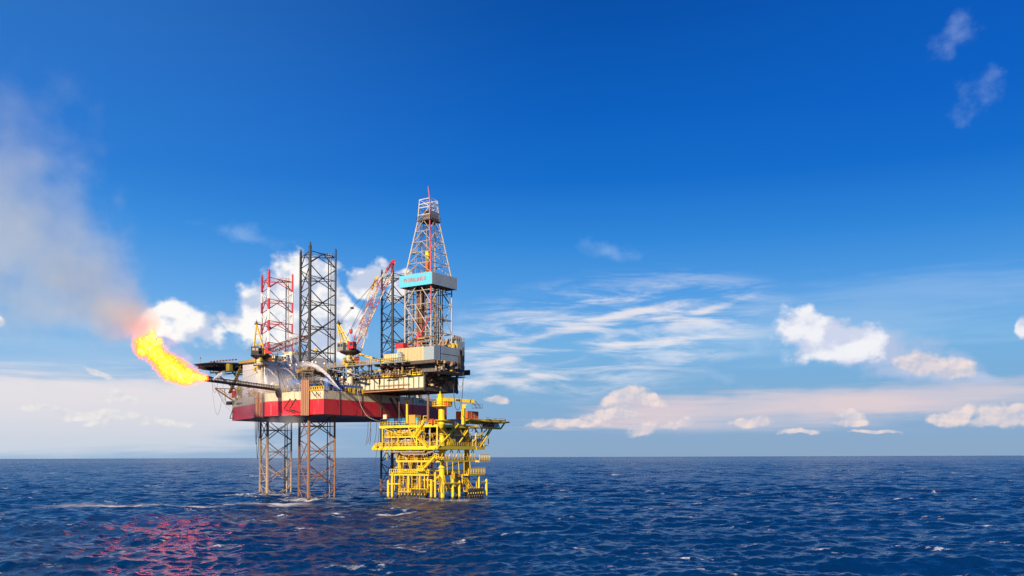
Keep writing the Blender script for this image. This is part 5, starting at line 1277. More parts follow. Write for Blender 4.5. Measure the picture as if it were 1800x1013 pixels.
    # boat landings with hanging rubber fenders
    for (u0, u1, v0, v1, face) in ((8.5, 20.5, VA+0.8, VA+2.4, 'v'), (25.2, 26.8, 40.5, 49.5, 'u')):
        m = MB(); m.fb(u0, u1, v0, v1, 2.5, 2.75); m.fb(u0, u1, v0, v1, 0.6, 0.8)
        if face == 'v': m.fb(u0+6, u1, v0, v1, 3.6, 3.8)
        m.rail([W(u0, v0, 2.7), W(u1, v0 if face == 'v' else v1, 2.7)], 1.1, 0.08, 1.2); m.build('boat_landing', YR, t)
        n = 17 if face == 'v' else 13
        for k in range(n):
            fm = MB(); f_ = (k+0.5)/n
            c = W(u0+(u1-u0)*f_, v0-0.2, 0) if face == 'v' else W(u1+0.2, v0+(v1-v0)*f_, 0)
            h = 3.5 if (face == 'v' and k > n*0.45) or face == 'u' else 2.4
            fm.tube(c+UP*-0.6, c+UP*h, 0.20, n=6); fo = fm.build('rubber_fender', M['black'], t)
            fm = MB(); o_ = -RV*0.12 if face == 'v' else RU*0.12
            fm.tube(c+o_+UP*(0.5 if k % 2 else 1.7), c+o_+UP*(1.1 if k % 2 else 2.2), 0.19, n=6); fm.build('bracket', YR, fo)
    # conductors in the middle
    for k in range(7):
        m = MB(); u = 9+(k % 4)*2.6; v = 34+(k//4)*3.2; m.tube(W(u, v, -4), W(u, v, 17), 0.33, n=10); m.build('conductor', M['brownpipe'] if k % 2 else YR, t)
    # stairs
    def stair(a, b, w_=0.95, mat=YC):
        m = MB(); d = b-a; x = Vector((-d.y, d.x, 0)); x = x.normalized() if x.length > 0.1 else RV
        for s in (-1, 1):
            m.beam(a+x*s*w_/2, b+x*s*w_/2, 0.12, 0.34); m.beam(a+x*s*w_/2+UP*1.0, b+x*s*w_/2+UP*1.0, 0.09); m.beam(a+x*s*w_/2+UP*.5, b+x*s*w_/2+UP*.5, 0.06)
        n = int(d.length/0.35)
        for i in range(n): p = a.lerp(b, i/n); m.beam(p-x*w_/2, p+x*w_/2, 0.22, 0.05)
        for i in range(0, n, 4):
            p = a.lerp(b, i/n)
            for s in (-1, 1): m.tube(p+x*s*w_/2, p+x*s*w_/2+UP, 0.04, n=4)
        m.build('stair', mat, t)
    s = VA-0.7
    stair(QV(727, 768, s), QV(746, 741, s)); stair(QV(729, 766, s-.1), QV(751, 785, s-.1)); stair(QV(744, 826, VA+.4), QV(764, 804, VA+.4)); stair(QV(733, 769, s-1.2), QV(742, 756, s-1.2))
    m = MB(); a, b = QV(744, 740, s), QV(751, 740, s); m.beam(a, b, 1.3, 0.2); m.rail([a, b], 1.6, 0.12, 1.0); a, b = QV(764, 804, VA+.4), QV(771, 806, VA+.4); m.beam(a, b, 1.2, 0.2); m.rail([a, b], 1.3, 0.1, 0.8)
    a, b = QV(733, 827, VA+.4), QV(746, 828, VA+.4); m.beam(a, b, 1.5, 0.25); m.rail([a, b], 1.5, 0.12, 0.7); m.build('stair_landing', YC, t)
    # slanting pipes on the shadow side stairs
    for k in range(4): br(QU(812+k*3, 840, 25.6), QU(828+k*3.2, 868, 25.6), 0.12, Y_)
    # railings, one object an edge
    def rl(pts, mat=Y_, h=1.1, r=0.055, sp=1.5): m = MB(); m.rail(pts, h, r, sp); m.build('railing', mat, t)
    rl([W(UA, VA, 24.9), W(UB, VA, 24.9)], Y_, 1.2, 0.07, 1.2); rl([W(UB, VA, 24.9), W(UB, VB+3, 24.9)], Y_, 1.1, 0.06, 1.3); rl([W(UA, VA, 24.9), W(UA, VB, 24.9)])
    rl([W(UA+1, VA+.3, 21.3), W(17, VA+.3, 21.3)], Y_, 1.1, 0.07, 1.2); rl([W(UA, VA, 17.9), W(UB, VA, 17.9)], Y_, 1.2, 0.08, 1.4); rl([W(UB, VA, 17.9), W(UB, 52, 17.9)], Y_, 1.2, 0.06, 1.2)
    rl([W(6.5, VA+2, 13.2), W(UB-.5, VA+2, 13.2)], Y_); rl([W(UB-.5, VA+2, 13.2), W(UB-.5, VB, 13.2)], Y_); rl([W(4, VA+1.5, 8.6), W(21, VA+1.5, 8.6)], YC, 1.5, 0.12, 0.85)
    rl([W(27, 41, 8.4), W(27, 50.5, 8.4)], Y_, 1.9, 0.13, 0.9); rl([W(27, VB+.3, 13), W(27, 53.5, 13)], Y_, 2.0, 0.12, 1.0)
    # pipework and vessels packed between decks
    def clutter(name, n, ur, vr, zr, mat, rr=(0.08, 0.24), seed=1, lm=(0.8, 3.2)):
        q = random.Random(seed); m = MB()
        for _ in range(n):
            u, v, z = q.uniform(*ur), q.uniform(*vr), q.uniform(*zr); p = [W(u, v, z)]
            for k in range(3):
                a = q.choice((0, 1, 2)); L = q.uniform(*lm)*q.choice((-1, 1))
                if a == 0: u = min(max(u+L, ur[0]), ur[1])
                elif a == 1: v = min(max(v+L*0.5, vr[0]), vr[1])
                else: z = min(max(z+L, zr[0]), zr[1])
                if (W(u, v, z)-p[-1]).length > 0.3: p.append(W(u, v, z))
            if len(p) > 1: 
                r_ = q.uniform(*rr)
                for a, b in zip(p, p[1:]): m.tube(a, b, r_, n=6)
        m.build(name, mat, t)['kind'] = 'stuff'
    for k, (mt, n, zr) in enumerate((('yellow', 90, (18.0, 20.9)), ('galv', 60, (18.1, 20.8)), ('white', 44, (18.2, 20.8)), ('copper', 60, (18.0, 20.6)), ('yellow', 80, (21.4, 24.0)), ('galv', 56, (21.4, 24.0)), ('copper', 50, (21.4, 23.9)), ('darksteel', 60, (18.0, 23.9)), ('red', 8, (18.2, 20.5)), ('white', 34, (21.5, 23.8)))):
        clutter('deck_pipework', n, (UA+1, 17.5), (VA+0.6, VA+6), zr, M[mt], rr=(0.045, 0.15), lm=(0.5, 2.2), seed=20+k)
    clutter('deck_pipework', 40, (17.5, 24.6), (VA+2, 44), (18.1, 22), M['ochre'], seed=41); clutter('deck_pipework', 26, (18, 25.0), (VA+4, 50), (18.1, 21), M['galv'], seed=42)
    clutter('underdeck_pipework', 44, (6, 22), (VA+2.4, 38), (13.3, 16.6), M['copper'], seed=43); clutter('underdeck_pipework', 40, (6, 22), (VA+2.4, 36), (13.3, 16.6), YR, (0.05, 0.15), seed=44); clutter('underdeck_pipework', 50, (6, 23), (VA+2.4, 34), (9, 16.6), M['darksteel'], (0.05, 0.16), 52, (1, 3)); clutter('underdeck_pipework', 40, (7, 21), (VA+2.2, 32), (2.8, 8), M['cranegold'], (0.05, 0.16), 53, (1, 3))
    clutter('underdeck_pipework', 26, (6, 24), (VA+3, 40), (2.8, 12), YR, (0.1, 0.3), 45, (2, 6)); clutter('underdeck_pipework', 22, (8, 20), (VA+3, 38), (2.8, 8), M['copper'], (0.1, 0.25), 46, (2, 5))
    clutter('side_pipework', 30, (20, 26), (VB, 56), (17.8, 21.5), Y_, (0.08, 0.2), 47); clutter('side_pipework', 24, (16, 26), (40, 50), (2.5, 7.5), YR, (0.1, 0.25), 48)
    m = MB()
    for k in range(9): u = 2.6+k*1.5; m.lathe(W(u, VA+2.2+0.6*(k % 2), 17.95), [(0.35, 0), (0.45, 0.5), (0.45, 1.6), (0.15, 2.0)], 9)
    m.build('wellhead_valves', M['white'], t)
    m = MB()
    for k in range(8): u = 3.4+k*1.6; m.lathe(W(u, VA+1.4, 21.35), [(0.3, 0), (0.4, 0.4), (0.35, 1.3), (0.1, 1.6)], 9)
    m.build('wellhead_valves', Y_, t)
    m = MB(); m.fb(11.5, 13, VA+2, VA+4, 18, 20.5); m.fb(19, 22.6, 33, 38, 18, 23); m.build('switch_room', M['grey'], t)
    m = MB(); m.fb(13, 23, 38, 46.5, 18, 24.0); m.build('enclosure', M['midgrey'], t)
    m = MB(); m.fb(24.2, 25.6, 32.5, 35.5, 18.0, 20.2); m.build('yellow_locker', YC, t)
    m = MB(); m.fb(24, 25.4, 46, 51, 17.95, 20.4); m.build('pale_cabinet', M['galv'], t)
    m = MB(); m.fb(11.8, 14.2, VA+3, VA+5, 13.3, 14.9); m.build('orange_box', M['orange'], t)
    return t
platform()

def platform_helideck():
    uc, vc = 17.5, 53.5
    t = empty('laydown_deck', W(uc, vc, 24), 'thin yellow outrigger deck with tapered edge at the right end of the platform', 'outrigger deck')
    zt = 27.3; pts = [(7, 44), (25.6, 44), (27.6, 50), (27.6, 62), (24, 68), (10, 68), (7, 62)]
    m = MB(); m.prism(pts, zt-0.25, zt); m.build('deck_plate', M['ochre'], t)
    m = MB(); 
    for k in range(len(pts)): a, b = pts[k], pts[(k+1) % len(pts)]; m.beam(W(*a, zt-0.6), W(*b, zt-0.6), 0.35, 0.6)
    for v in range(46, 68, 3): m.beam(W(8, v, zt-0.6), W(26.5, v, zt-0.6), 0.25, 0.5)
    m.build('edge_beams', M['yellow'], t)
    m = MB(); m.tube(W(26.3, 42, 24.3), W(26.3, 61.5, 24.3), 0.36, n=10); m.tube(W(26.3, 61.5, 24.3), W(26.8, 64, 27), 0.3)
    for v in (46, 49, 52, 55, 58): m.tube(W(26.3, v, 24.3), W(26.3, v+1.5, 26.8), 0.13, n=6); m.tube(W(26.3, v+3, 24.3), W(26.3, v+1.5, 26.8), 0.13, n=6)
    m.build('edge_truss', M['yellow'], t)
    for (a, b) in ((W(24, 52, 17.8), W(24, 60, 26.5)), (W(12, 50, 17.8), W(12, 60, 26.5)), (W(20, 48, 18), W(20, 48, 26.6))):
        m = MB(); m.tube(a, b, 0.28, n=8); m.build('strut', M['yellow'], t)
    m = MB(); 
    for v in (51, 52.6, 54.2, 55.8): m.fb(25.6, 26.6, v, v+0.9, 24.7, 26.2)
    m.build('stored_drums', M['red'], t)
    m = MB(); 
    for v in (57.4, 59.0): m.fb(25.6, 26.6, v, v+0.9, 24.7, 26.0)
    m.build('stored_drums', M['white'], t)
    m = MB(); m.rail([W(27.6, 50, zt), W(27.6, 62, zt), W(24, 68, zt)], 0.5, 0.05, 1.5, ()); m.build('edge_net', M['yellow'], t)
platform_helideck()
def orange_platform_deck():
    m = 0
container('cargo_container', 3.2, VA+0.7, 24.93, 3.4, 2.3, 2.35, 'cblue', 'blue container on the yellow platform, nearer its left end', group='blue containers on the platform')
container('cargo_container', 8.4, VA+0.7, 24.93, 3.0, 2.3, 2.35, 'cblue', 'blue container on the yellow platform beside the yellow post', group='blue containers on the platform')
container('cargo_container', 20.0, 43.2, 27.32, 5.0, 6.4, 2.6, 'corange', 'orange-red shipping container on the right side of the yellow platform')
container('skid_unit', 22.8, 36.5, 24.93, 2.4, 3.2, 2.0, 'grey', 'grey equipment unit below the orange-red container on the yellow platform', cat='equipment unit')
container('skid_unit', 20.0, VA+2.6, 24.93, 2.2, 1.8, 1.9, 'red', 'red equipment unit beside the platform crane pedestal', cat='equipment unit')
container('skid_unit', 14.6, VA+2.0, 24.93, 1.2, 1.2, 2.4, 'teal', 'narrow turquoise unit at the head of the yellow stairs', cat='equipment unit')
container('skid_unit', 12.1, VA+1.8, 24.93, 2.8, 3.0, 3.4, 'ochre', 'ochre shed with framed roof in the middle of the platform top deck', cat='shed')
def light_box():
    c = QV(677, 733, VA+0.3)
    t = empty('sign_box', Vector((c.x, c.y, 25)), 'small white square box on a frame at the left corner of the yellow platform', 'sign box')
    m = MB(); x = RU; m.box8([c-RU*.75-RV*.2-UP*.75, c+RU*.75-RV*.2-UP*.75, c+RU*.75+RV*.2-UP*.75, c-RU*.75+RV*.2-UP*.75, c-RU*.75-RV*.2+UP*.75, c+RU*.75-RV*.2+UP*.75, c+RU*.75+RV*.2+UP*.75, c-RU*.75+RV*.2+UP*.75]); m.build('box', M['cream'], t)
    m = MB(); m.tube(Vector((c.x, c.y, 24.9)), c-UP*.7, 0.09, n=5)
    for k in range(5): p = W(0.8+k*0.9, VA+0.5, 24.9); m.beam(p, p+UP*2.2, 0.14)
    m.beam(W(0.8, VA+.5, 27.1), W(4.4, VA+.5, 27.1), 0.16); m.beam(W(0.8, VA+.5, 26), W(4.4, VA+.5, 26), 0.12); m.build('frame', M['darksteel'], t)
light_box()
t = empty('crane_rest_post', W(10.6, VA+1.4, 24.9), 'yellow post standing between the second blue container and the shed', 'post')
m = MB(); p = QV(715.5, 745, VA+1.6); m.tube(p, Vector((p.x, p.y, 33.6)), 0.4, n=12); m.build('pole', M['yellow'], t)
m = MB(); p = Vector((p.x, p.y, 33.6)); m.beam(p-RU*0.9, p+RU*0.9, 0.9, 0.25); m.tube(p-RU*.7, p-RU*.9+UP*0.9, 0.15); m.tube(p+RU*.7, p+RU*.9+UP*0.9, 0.15); m.build('cradle', M['ochre'], t)

def pcrane():
    u, v = 26.4, 27.0; c0 = W(u, v, 0)
    t = empty('pedestal_crane', W(u, v, 24.9), 'yellow box-boom pedestal crane on the platform, boom pointing right', 'crane')
    Yc = c0.y
    m = MB(); m.lathe(c0, [(0.4, 23.6), (1.1, 24.9), (1.1, 26.0), (2.2, 26.1), (2.2, 26.3), (1.05, 26.4), (1.05, 30.3), (1.35, 30.7)], 18); m.build('pedestal', M['yellow_clean'], t)
    zc = 30.6
    m = MB(); m.lathe(c0, [(1.2, zc), (3.3, zc+0.05), (3.3, zc+0.3), (1.2, zc+0.4)], 16)
    ps = [c0+Vector((math.cos(2*math.pi*k/12), math.sin(2*math.pi*k/12), 0))*3.2+UP*(zc+.3) for k in range(13)]
    m.rail(ps, 1.3, 0.09, 0.8); m.build('basket_walkway', M['yellow'], t)
    m = MB(); p = atY(772.5, 703, Yc-1)
    m.fb(u-1.1, u+0.9, v-1.2, v+0.8, zc+0.4, zc+2.8); m.fb(u-0.8, u+0.5, v-0.9, v+0.5, zc+2.8, zc+4.2); m.tube(W(u-.4, v-.3, zc+4.2), W(u-.4, v-.3, zc+5.0), 0.18); m.build('slewing_tower', M['yellow_clean'], t)
    m = MB(); m.fb(u+0.9, u+1.9, v+0.6, v+3.2, zc+0.4, zc+1.7); m.build('winch', M['red'], t)
    m = MB(); m.lathe(W(u-2.6, v-1.2, zc+.3), [(0.4, 0), (0.5, 0.8), (0.3, 1.6), (0.1, 1.8)], 9); m.build('operator_seat', M['cream'], t)
    a, b = atY(781, 702.5, Yc-1.0), atY(833, 706, Yc+4)
    m = MB(); m.beam(a, b, 1.0, 1.05); m.build('boom', M['yellow'], t)
    m = MB(); e = a.lerp(b, 0.36); f_ = a.lerp(b, 0.52); d = (b-a).normalized(); m.beam(e, f_, 1.06, 0.62); m.build('boom_plate', M['darksteel'], t)
    m = MB(); m.rail([a+UP*.5, b+UP*.5], 0.6, 0.04, 1.4, ()); m.build('boom_handrail', M['cranegold'], t)
    g = atY(843.5, 717, Yc+4)
    m = MB()
    for s in (-0.4, 0.4): m.beam(b+Vector((0.2, s, 0.3)), g+Vector((0.3, s, 0.2)), 0.22)
    for s in (-0.4, 0.4): m.beam(b+Vector((-0.7, s, -0.2)), g+Vector((-1.0, s, 0.0)), 0.22)
    for i in range(7): m.beam(b.lerp(g, i/7)+Vector((-0.3, -0.4, 0)), b.lerp(g, i/7)+Vector((-0.3, 0.4, 0)), 0.15)
    m.beam(g+Vector((-2.6, 0, -0.1)), g+Vector((0.9, 0, -0.1)), 0.9, 0.14); m.rail([g+Vector((-2.6, 0, 0)), g+Vector((0.9, 0, 0))], 1.1, 0.05, 1.1, ()); m.build('tip_ladder', M['blackish'], t)
pcrane()
t = empty('boom_rest', W(24.5, 40, 24.9), 'square yellow boom rest post carrying the platform crane boom', 'boom rest')
p = atY(814.5, 710.5, W(26.4, 27.0, 0).y+2.6)
m = MB(); m.beam(Vector((p.x, p.y, 24.9)), p-UP*0.5, 0.95); m.build('post', M['yellow_clean'], t)
m = MB(); m.beam(p-UP*0.35-Vector((1.1, 0, 0)), p-UP*0.35+Vector((1.1, 0, 0)), 1.1, 0.35); m.beam(p-UP*1.0-Vector((.7, 0, 0)), p-UP*1.0+Vector((.7, 0, 0)), 1.0, 0.9); m.build('saddle', M['yellow'], t)

# ================================================================ FLAME, SMOKE AND SPRAY
def flame():
    Yf = TIP.y
    t = empty('flare_flame', TIP, 'roaring yellow flame blown left and upward from the burner boom', 'flame')
    path = [(361, 665.5, 0.7), (352, 664, 1.1), (341, 661.5, 1.7), (330, 659, 2.2), (320, 656, 2.4), (308, 651, 2.5), (298, 645, 2.9), (291, 638, 2.6), (282, 629, 2.3), (273, 622, 2.4), (263, 614, 2.3), (254, 606, 2.3), (258, 599, 1.6), (249, 618, 1.5), (272, 605, 1.2), (280, 600, 0.8), (269, 592, 0.8), (268, 583, 0.5)]
    q = random.Random(3); bl = bpy.data.meshes.new('flame_body'); m = MB()
    for i, (px, py, r) in enumerate(path):
        for k in range(9):
            rr = r*q.uniform(0.4, 0.8)+0.3 if k else r*1.45+0.5
            a = q.uniform(0, 6.283); b = q.uniform(0, 1)**0.5*(r*0.75) if k else 0
            p = atY(px, py, Yf-1)+Vector((math.cos(a)*b+q.uniform(-1, 1)*r*0.3, q.uniform(-1, 1)*r*0.7, math.sin(a)*b))
            m.lathe(p, [(0.02, -rr)]+[(rr*math.cos(e), rr*math.sin(e)) for e in (-1.1, -0.6, 0, 0.6, 1.1)]+[(0.02, rr)], 10)
    fm = bpy.data.materials.new('flame_gas'); fm.use_nodes = True; n = NT(fm.node_tree); n.N.remove(n.N['Principled BSDF'])
    pos = n.new('ShaderNodeNewGeometry').outputs['Position']
    f1 = n.noise(pos, 0.85, 7, 0.70, dist=1.6); f2 = n.noise(pos, 0.20, 3, 0.5)
    fld = None
    for (px, py, r) in path:
        e = n.m('SUBTRACT', 1.0, n.m('DIVIDE', n.vm('LENGTH', n.vm('SUBTRACT', pos, tuple(atY(px, py, Yf-1)))), r*1.18+0.25))
        fld = e if fld is None else n.m('MAXIMUM', fld, e)
    f = n.m('ADD', fld, n.m('ADD', n.m('MULTIPLY', n.m('SUBTRACT', f1, 0.5), 3.6), n.m('MULTIPLY', n.m('SUBTRACT', f2, 0.5), 1.2)))
    c = n.ramp(f, [(0.10, (1.0, 0.12, 0.003)), (0.36, (1.0, 0.075, 0.002)), (0.62, (1.0, 0.12, 0.004)), (0.86, (1.0, 0.27, 0.06))])
    st = n.m('MULTIPLY', n.step(f, 0.10, 0.66), 21.0)
    v = n.new('ShaderNodeVolumePrincipled'); v.inputs['Color'].default_value = (0.0, 0.0, 0.0, 1); n.lk(n.m('MULTIPLY', n.step(f, 0.06, 0.40), 1.4), v.inputs['Density'])
    n.lk(c, v.inputs['Emission Color']); n.lk(st, v.inputs['Emission Strength'])
    n.L.new(v.outputs[0], n.N['Material Output'].inputs['Volume']); fm.cycles.volume_step_rate = 0.15
    o = m.build('flame_body', fm, t)
    md = o.modifiers.new('join', 'REMESH'); md.mode = 'VOXEL'; md.voxel_size = 0.4; md.use_smooth_shade = True
    for nm, sz, st in (('billow', 2.2, 0.6),):
        tx = bpy.data.textures.new(nm, 'CLOUDS'); tx.noise_scale = sz; tx.noise_depth = 3
        md = o.modifiers.new(nm, 'DISPLACE'); md.texture = tx; md.strength = st; md.mid_level = 0.5; md.texture_coords = 'GLOBAL'
    # flame-lit smoke round and above the flame, its glow added as emission
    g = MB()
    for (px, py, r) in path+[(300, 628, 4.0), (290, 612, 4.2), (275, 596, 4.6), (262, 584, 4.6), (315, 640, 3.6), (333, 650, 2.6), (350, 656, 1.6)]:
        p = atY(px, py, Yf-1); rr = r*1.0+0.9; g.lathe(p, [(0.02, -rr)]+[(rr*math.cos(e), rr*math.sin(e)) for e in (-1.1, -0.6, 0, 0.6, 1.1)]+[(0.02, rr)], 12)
    gm = bpy.data.materials.new('lit_smoke_glow'); gm.use_nodes = True; n = NT(gm.node_tree); n.N.remove(n.N['Principled BSDF'])
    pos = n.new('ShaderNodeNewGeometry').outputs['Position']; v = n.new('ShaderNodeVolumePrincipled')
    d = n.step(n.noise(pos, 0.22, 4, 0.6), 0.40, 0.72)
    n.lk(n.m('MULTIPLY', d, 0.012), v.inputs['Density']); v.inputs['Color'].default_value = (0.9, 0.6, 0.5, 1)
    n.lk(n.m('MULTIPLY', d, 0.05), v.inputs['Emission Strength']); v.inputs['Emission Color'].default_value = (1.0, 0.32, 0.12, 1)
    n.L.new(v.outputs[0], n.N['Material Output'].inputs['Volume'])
    o = g.build('lit_smoke_glow', gm, t); md = o.modifiers.new('join', 'REMESH'); md.mode = 'VOXEL'; md.voxel_size = 0.6
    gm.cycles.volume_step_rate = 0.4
flame()

def smoke():
    A = atY(268, 597, 266); B = atY(-150, 285, 262); ax = B-A; L = ax.length; d = ax.normalized()
    x = d.cross(UP).normalized(); y = x.cross(d).normalized()
    m = MB(); n = 20; N_ = 12
    def rad(s): return 3.2+50*s**0.85
    ctr = lambda s: A+ax*s
    for k in range(N_+1):
        s = k/N_; r = rad(s)*1.25
        for i in range(n): a = 2*math.pi*i/n; m.v.append(ctr(s)+(x*math.cos(a)+y*math.sin(a))*r)
    for k in range(N_):
        for i in range(n): j = (i+1) % n; m.f.append((k*n+i, k*n+j, (k+1)*n+j, (k+1)*n+i))
    m.f.append(tuple(range(n-1, -1, -1))); m.f.append(tuple(N_*n+i for i in range(n)))
    sm = bpy.data.materials.new('flare_smoke'); sm.use_nodes = True; t = NT(sm.node_tree); t.N.remove(t.N['Principled BSDF'])
    pos = t.new('ShaderNodeNewGeometry').outputs['Position']
    wob = t.vm('SCALE', t.vm('SUBTRACT', t.noise(pos, 0.035, 3, 0.5, color=True), (0.5, 0.5, 0.5)), scale=26.0)
    rel = t.vm('SUBTRACT', pos, tuple(A))
    s0 = t.m('DIVIDE', t.vm('DOT_PRODUCT', rel, tuple(d)), L)
    rel = t.vm('ADD', rel, t.vm('SCALE', wob, scale=t.step(s0, 0.0, 0.5)))
    s = t.m('DIVIDE', t.vm('DOT_PRODUCT', rel, tuple(d)), L, clamp=True)
    perp = t.vm('LENGTH', t.vm('SUBTRACT', rel, t.vm('SCALE', tuple(d), scale=t.m('MULTIPLY', s, L))))
    rr = t.m('ADD', 3.2, t.m('MULTIPLY', t.m('POWER', s, 0.85), 50.0))
    q = t.m('DIVIDE', perp, rr)
    nz = t.noise(t.vm('SCALE', pos, scale=1.0), 0.085, 7, 0.62)
    den = t.step(t.m('ADD', t.m('SUBTRACT', 1.0, q), t.m('MULTIPLY', t.m('SUBTRACT', nz, 0.5), 2.5)), 0.0, 1.15)
    den = t.m('MULTIPLY', den, t.m('DIVIDE', 0.98, rr))
    den = t.m('MULTIPLY', den, t.m('MULTIPLY', t.step(s0, 0.0, 0.02), t.step(s0, 0.75, 1.0, 1.0, 0.0)))
    v = t.new('ShaderNodeVolumePrincipled'); t.lk(den, v.inputs['Density'])
    c = t.mix(t.step(s0, 0.05, 0.45), (0.99, 0.86, 0.70, 1), (0.94, 1.0, 1.0, 1)); t.lk(c, v.inputs['Color']); v.inputs['Anisotropy'].default_value = -0.5
    t.L.new(v.outputs[0], t.N['Material Output'].inputs['Volume']); sm.cycles.volume_step_rate = 0.25
    m.outward(); o = m.build('smoke_plume', sm); tag(o, 'pale beige smoke drifting up to the left from the flame', 'smoke', kind='stuff')
smoke()

def ellipsoid_mist(name, c, ax3, dens, label, scale=0.12, seed=0.0, col_=(1.0, 1.0, 1.0), step_=0.5, thr=0.9):
    """ax3: three world half-axis vectors."""
    m = MB(); n = 16; rows = (-1.3, -0.9, -0.45, 0, 0.45, 0.9, 1.3)
    for e in rows:
        for i in range(n): a = 2*math.pi*i/n; m.v.append(c+(ax3[0]*math.cos(a)*math.cos(e)+ax3[1]*math.sin(a)*math.cos(e)+ax3[2]*math.sin(e))*1.05)
    for k in range(len(rows)-1):
        for i in range(n): j = (i+1) % n; m.f.append((k*n+i, k*n+j, (k+1)*n+j, (k+1)*n+i))
    m.f.append(tuple(range(n-1, -1, -1))); m.f.append(tuple((len(rows)-1)*n+i for i in range(n)))
    mt = bpy.data.materials.new(name+'_vapour'); mt.use_nodes = True; t = NT(mt.node_tree); t.N.remove(t.N['Principled BSDF'])
    pos = t.new('ShaderNodeNewGeometry').outputs['Position']; rel = t.vm('SUBTRACT', pos, tuple(c))
    cs = [t.m('DIVIDE', t.vm('DOT_PRODUCT', rel, tuple(a.normalized())), a.length) for a in ax3]
    q = t.vm('LENGTH', t.comb(*cs)); nz = t.noise(t.mapping(pos, loc=(seed, 0, 0)), scale, 5, 0.6)
    den = t.step(t.m('ADD', t.m('SUBTRACT', 1.0, q), t.m('MULTIPLY', t.m('SUBTRACT', nz, 0.55), 1.6)), 0.0, thr)
    v = t.new('ShaderNodeVolumePrincipled'); t.lk(t.m('MULTIPLY', den, dens), v.inputs['Density']); v.inputs['Color'].default_value = (*col_, 1); v.inputs['Anisotropy'].default_value = -0.6
    t.L.new(v.outputs[0], t.N['Material Output'].inputs['Volume']); mt.cycles.volume_step_rate = step_
    m.outward(); o = m.build(name, mt); tag(o, label, 'mist', kind='stuff'); return o
ellipsoid_mist('spray_mist', W(-24, 1.5, 37.5), [RU*19, RV*8, UP*8], 0.085, 'white spray mist hanging over the deck between burner boom and leg')
ellipsoid_mist('spray_mist', W(-37, 6, 35), [RU*14, RV*8, UP*9], 0.042, 'thin spray mist in front of the white block and left crane', seed=30)
ellipsoid_mist('falling_mist', W(-16, -1, 26.0), [RU*9, RV*4, UP*5], 0.093, 'grey mist trailing below the hull under the pipe bundle', seed=60)

def jet(pts, r0, r1, label, a=0.85):
    t = None
    q = [atY(*p) for p in pts]; out = []
    for i in range(len(q)-1):
        p0, p1, p2, p3 = q[max(i-1, 0)], q[i], q[i+1], q[min(i+2, len(q)-1)]
        for k in range(8):
            s = k/8; out.append(0.5*((2*p1)+(p2-p0)*s+(2*p0-5*p1+4*p2-p3)*s*s+(3*p1-p0-3*p2+p3)*s**3))
    out.append(q[-1]); n = len(out)
    m = MB(); m.poly(out, [r0+(r1-r0)*(i/(n-1))**0.9 for i in range(n)], 12)
    mt = bpy.data.materials.new('jet_water'); mt.use_nodes = True; nt = NT(mt.node_tree); b = nt.N['Principled BSDF']
    pos = nt.new('ShaderNodeNewGeometry').outputs['Position']; A0 = q[0]; Lj = sum((out[i+1]-out[i]).length for i in range(n-1))
    dist = nt.m('DIVIDE', nt.vm('LENGTH', nt.vm('SUBTRACT', pos, tuple(A0))), (q[-1]-A0).length)
    dj = (q[-1]-q[0]).normalized()
    nz = nt.noise(nt.mapping(pos, rot=(0, 0.5, 0), sc=(0.6, 2.2, 2.2)), 1.4, 5, 0.65)
    al = nt.m('MULTIPLY', nt.step(dist, 0.45, 1.02, a, 0.0), nt.step(nz, 0.34, 0.60, 0.35, 1.0))
    tr = nt.new('ShaderNodeBsdfTransparent'); df = nt.new('ShaderNodeBsdfDiffuse'); df.inputs[0].default_value = (0.93, 0.93, 0.93, 1)
    tl = nt.new('ShaderNodeBsdfTranslucent'); tl.inputs[0].default_value = (0.93, 0.93, 0.93, 1)
    m1 = nt.new('ShaderNodeMixShader'); m1.inputs[0].default_value = 0.4; nt.L.new(df.outputs[0], m1.inputs[1]); nt.L.new(tl.outputs[0], m1.inputs[2])
    m2 = nt.new('ShaderNodeMixShader'); nt.lk(al, m2.inputs[0]); nt.L.new(tr.outputs[0], m2.inputs[1]); nt.L.new(m1.outputs[0], m2.inputs[2])
    nt.L.new(m2.outputs[0], nt.N['Material Output'].inputs['Surface'])
    o = m.build('water_jet', mt, None, True); tag(o, label, 'water jet', 'jets of cooling water sprayed over the deck')
jet([(598, 685, 286.5), (589, 675, 286), (577, 661, 286), (563, 649, 286.5), (550, 642, 287), (536, 640, 288), (522, 643, 289), (508, 651, 290)], 0.10, 1.15, 'broad white water jet arching left from the hull corner', 1.0)
jet([(598, 684, 286.9), (586, 676, 286.8), (572, 668, 287), (556, 665, 287.5), (542, 668, 288)], 0.08, 0.9, 'lower fainter water jet fanning left from the hull corner', 0.4)
jet([(490, 669, 296), (484, 661, 295.5), (476, 653, 295), (470, 649, 294.5), (462, 648, 294)], 0.06, 0.4, 'thin water jet rising left in front of the grey wall', 0.6)
jet([(525, 673, 296), (516, 660, 295.5), (507, 651, 295), (498, 647, 294.5), (489, 648, 294)], 0.06, 0.4, 'thin water jet crossing the grey wall right of the burner mast', 0.6)
jet([(466, 676, 300), (459, 668, 300), (452, 663, 300), (446, 662, 300)], 0.06, 0.35, 'short water jet by the left crane pedestal', 0.5)
jet([(374, 668, 268), (382, 662, 268.5), (391, 657, 269), (400, 654, 269.5)], 0.10, 0.9, 'white jet of water leaving the burner head upward to the right', 0.7)

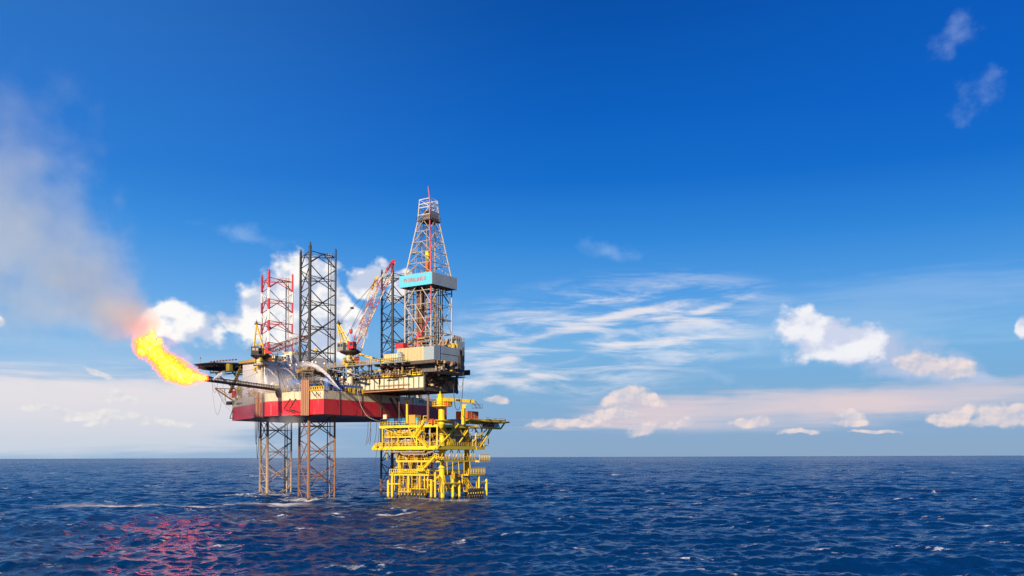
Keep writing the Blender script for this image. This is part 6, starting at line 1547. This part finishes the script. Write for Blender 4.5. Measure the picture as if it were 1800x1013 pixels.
# dense small pipework and fittings crowding the rig
def thicket(parent, name, n, ur, vr, zr, mat, rr, seed, lm=(0.6, 3.0), boxes=0):
    q = random.Random(seed); m = MB()
    for _ in range(n):
        u, v, z = q.uniform(*ur), q.uniform(*vr), q.uniform(*zr); p = [W(u, v, z)]
        for k in range(3):
            a = q.choice((0, 1, 2)); L = q.uniform(*lm)*q.choice((-1, 1))
            if a == 0: u = min(max(u+L, ur[0]), ur[1])
            elif a == 1: v = min(max(v+L*0.5, vr[0]), vr[1])
            else: z = min(max(z+L, zr[0]), zr[1])
            if (W(u, v, z)-p[-1]).length > 0.3: p.append(W(u, v, z))
        r_ = q.uniform(*rr)
        for a, b in zip(p, p[1:]): m.tube(a, b, r_, n=5)
    for _ in range(boxes):
        u, v, z = q.uniform(*ur), q.uniform(*vr), q.uniform(*zr); m.fb(u, u+q.uniform(0.3, 1.2), v, v+q.uniform(0.3, 1), z, z+q.uniform(0.3, 1.0))
    m.build(name, mat, parent)['kind'] = 'stuff'
def find(n): return bpy.data.objects[n]
can, dr, dk, acc = find('cantilever'), find('drilling_platform'), find('derrick'), find('accommodation_block')
for k, (mt, n) in enumerate((('midgrey', 26), ('cranegold', 18), ('darksteel', 30), ('galv', 16))):
    thicket(can, 'deck_pipework', n, (-6, 24), (18.6, 24), (40.8, 43.2), M[mt], (0.07, 0.2), 100+k, boxes=9)
    thicket(can, 'deck_pipework', n, (-33, -8), (19.2, 26), (38.3, 40.6), M[mt], (0.07, 0.2), 110+k, boxes=10)
for k, (mt, n) in enumerate((('galv', 26), ('copper', 18), ('darksteel', 26), ('ochre', 10))):
    thicket(dr, 'floor_pipework', n, (16.8, 32), (16, 31), (44.8, 52.5), M[mt], (0.06, 0.22), 120+k, (1, 4), boxes=8)
    thicket(dr, 'underfloor_pipework', n, (10, 25.4), (14.8, 20), (40.9, 44.3), M[mt], (0.07, 0.24), 130+k, (1, 4), boxes=8)
    thicket(dr, 'end_pipework', n//2, (32.2, 34.2), (15, 27.5), (41.2, 44.4), M[mt], (0.06, 0.2), 140+k, boxes=5)
    thicket(can, 'end_pipework', n//2, (20, 25.6), (20, 36), (36.6, 40.2), M[mt], (0.06, 0.25), 150+k, boxes=5)
for k, (mt, n) in enumerate((('galv', 26), ('darksteel', 16))):
    thicket(dk, 'derrick_pipework', n, (18, 26), (21, 30), (52, 69), M[mt], (0.05, 0.14), 160+k, (2, 7))
    thicket(dk, 'derrick_pipework', n//2, (19.5, 24.5), (22.5, 28), (74, 91), M[mt], (0.04, 0.1), 170+k, (2, 7))
for k, (mt, n) in enumerate((('ochre', 26), ('copper', 22), ('galv', 20), ('white', 12), ('darksteel', 20))):
    thicket(acc, 'deck_pipework', n, (-39, -8), (1.0, 9), (35.7, 38.2), M[mt], (0.06, 0.2), 180+k, boxes=7)
    thicket(acc, 'deck_pipework', n//2, (-64, -41), (14, 18), (35.7, 40), M[mt], (0.06, 0.2), 190+k, boxes=4) if k < 3 else None
    thicket(acc, 'roof_fittings', n//2, (-54, -41), (14, 38), (51.9 if k % 2 else 48.6, 54.5), M[mt], (0.05, 0.12), 200+k, boxes=4)
    thicket(acc, 'inner_deck_pipework', n, (-30, -4), (12, 26), (35.8, 42), M[mt], (0.07, 0.24), 210+k, (1, 4), boxes=9)
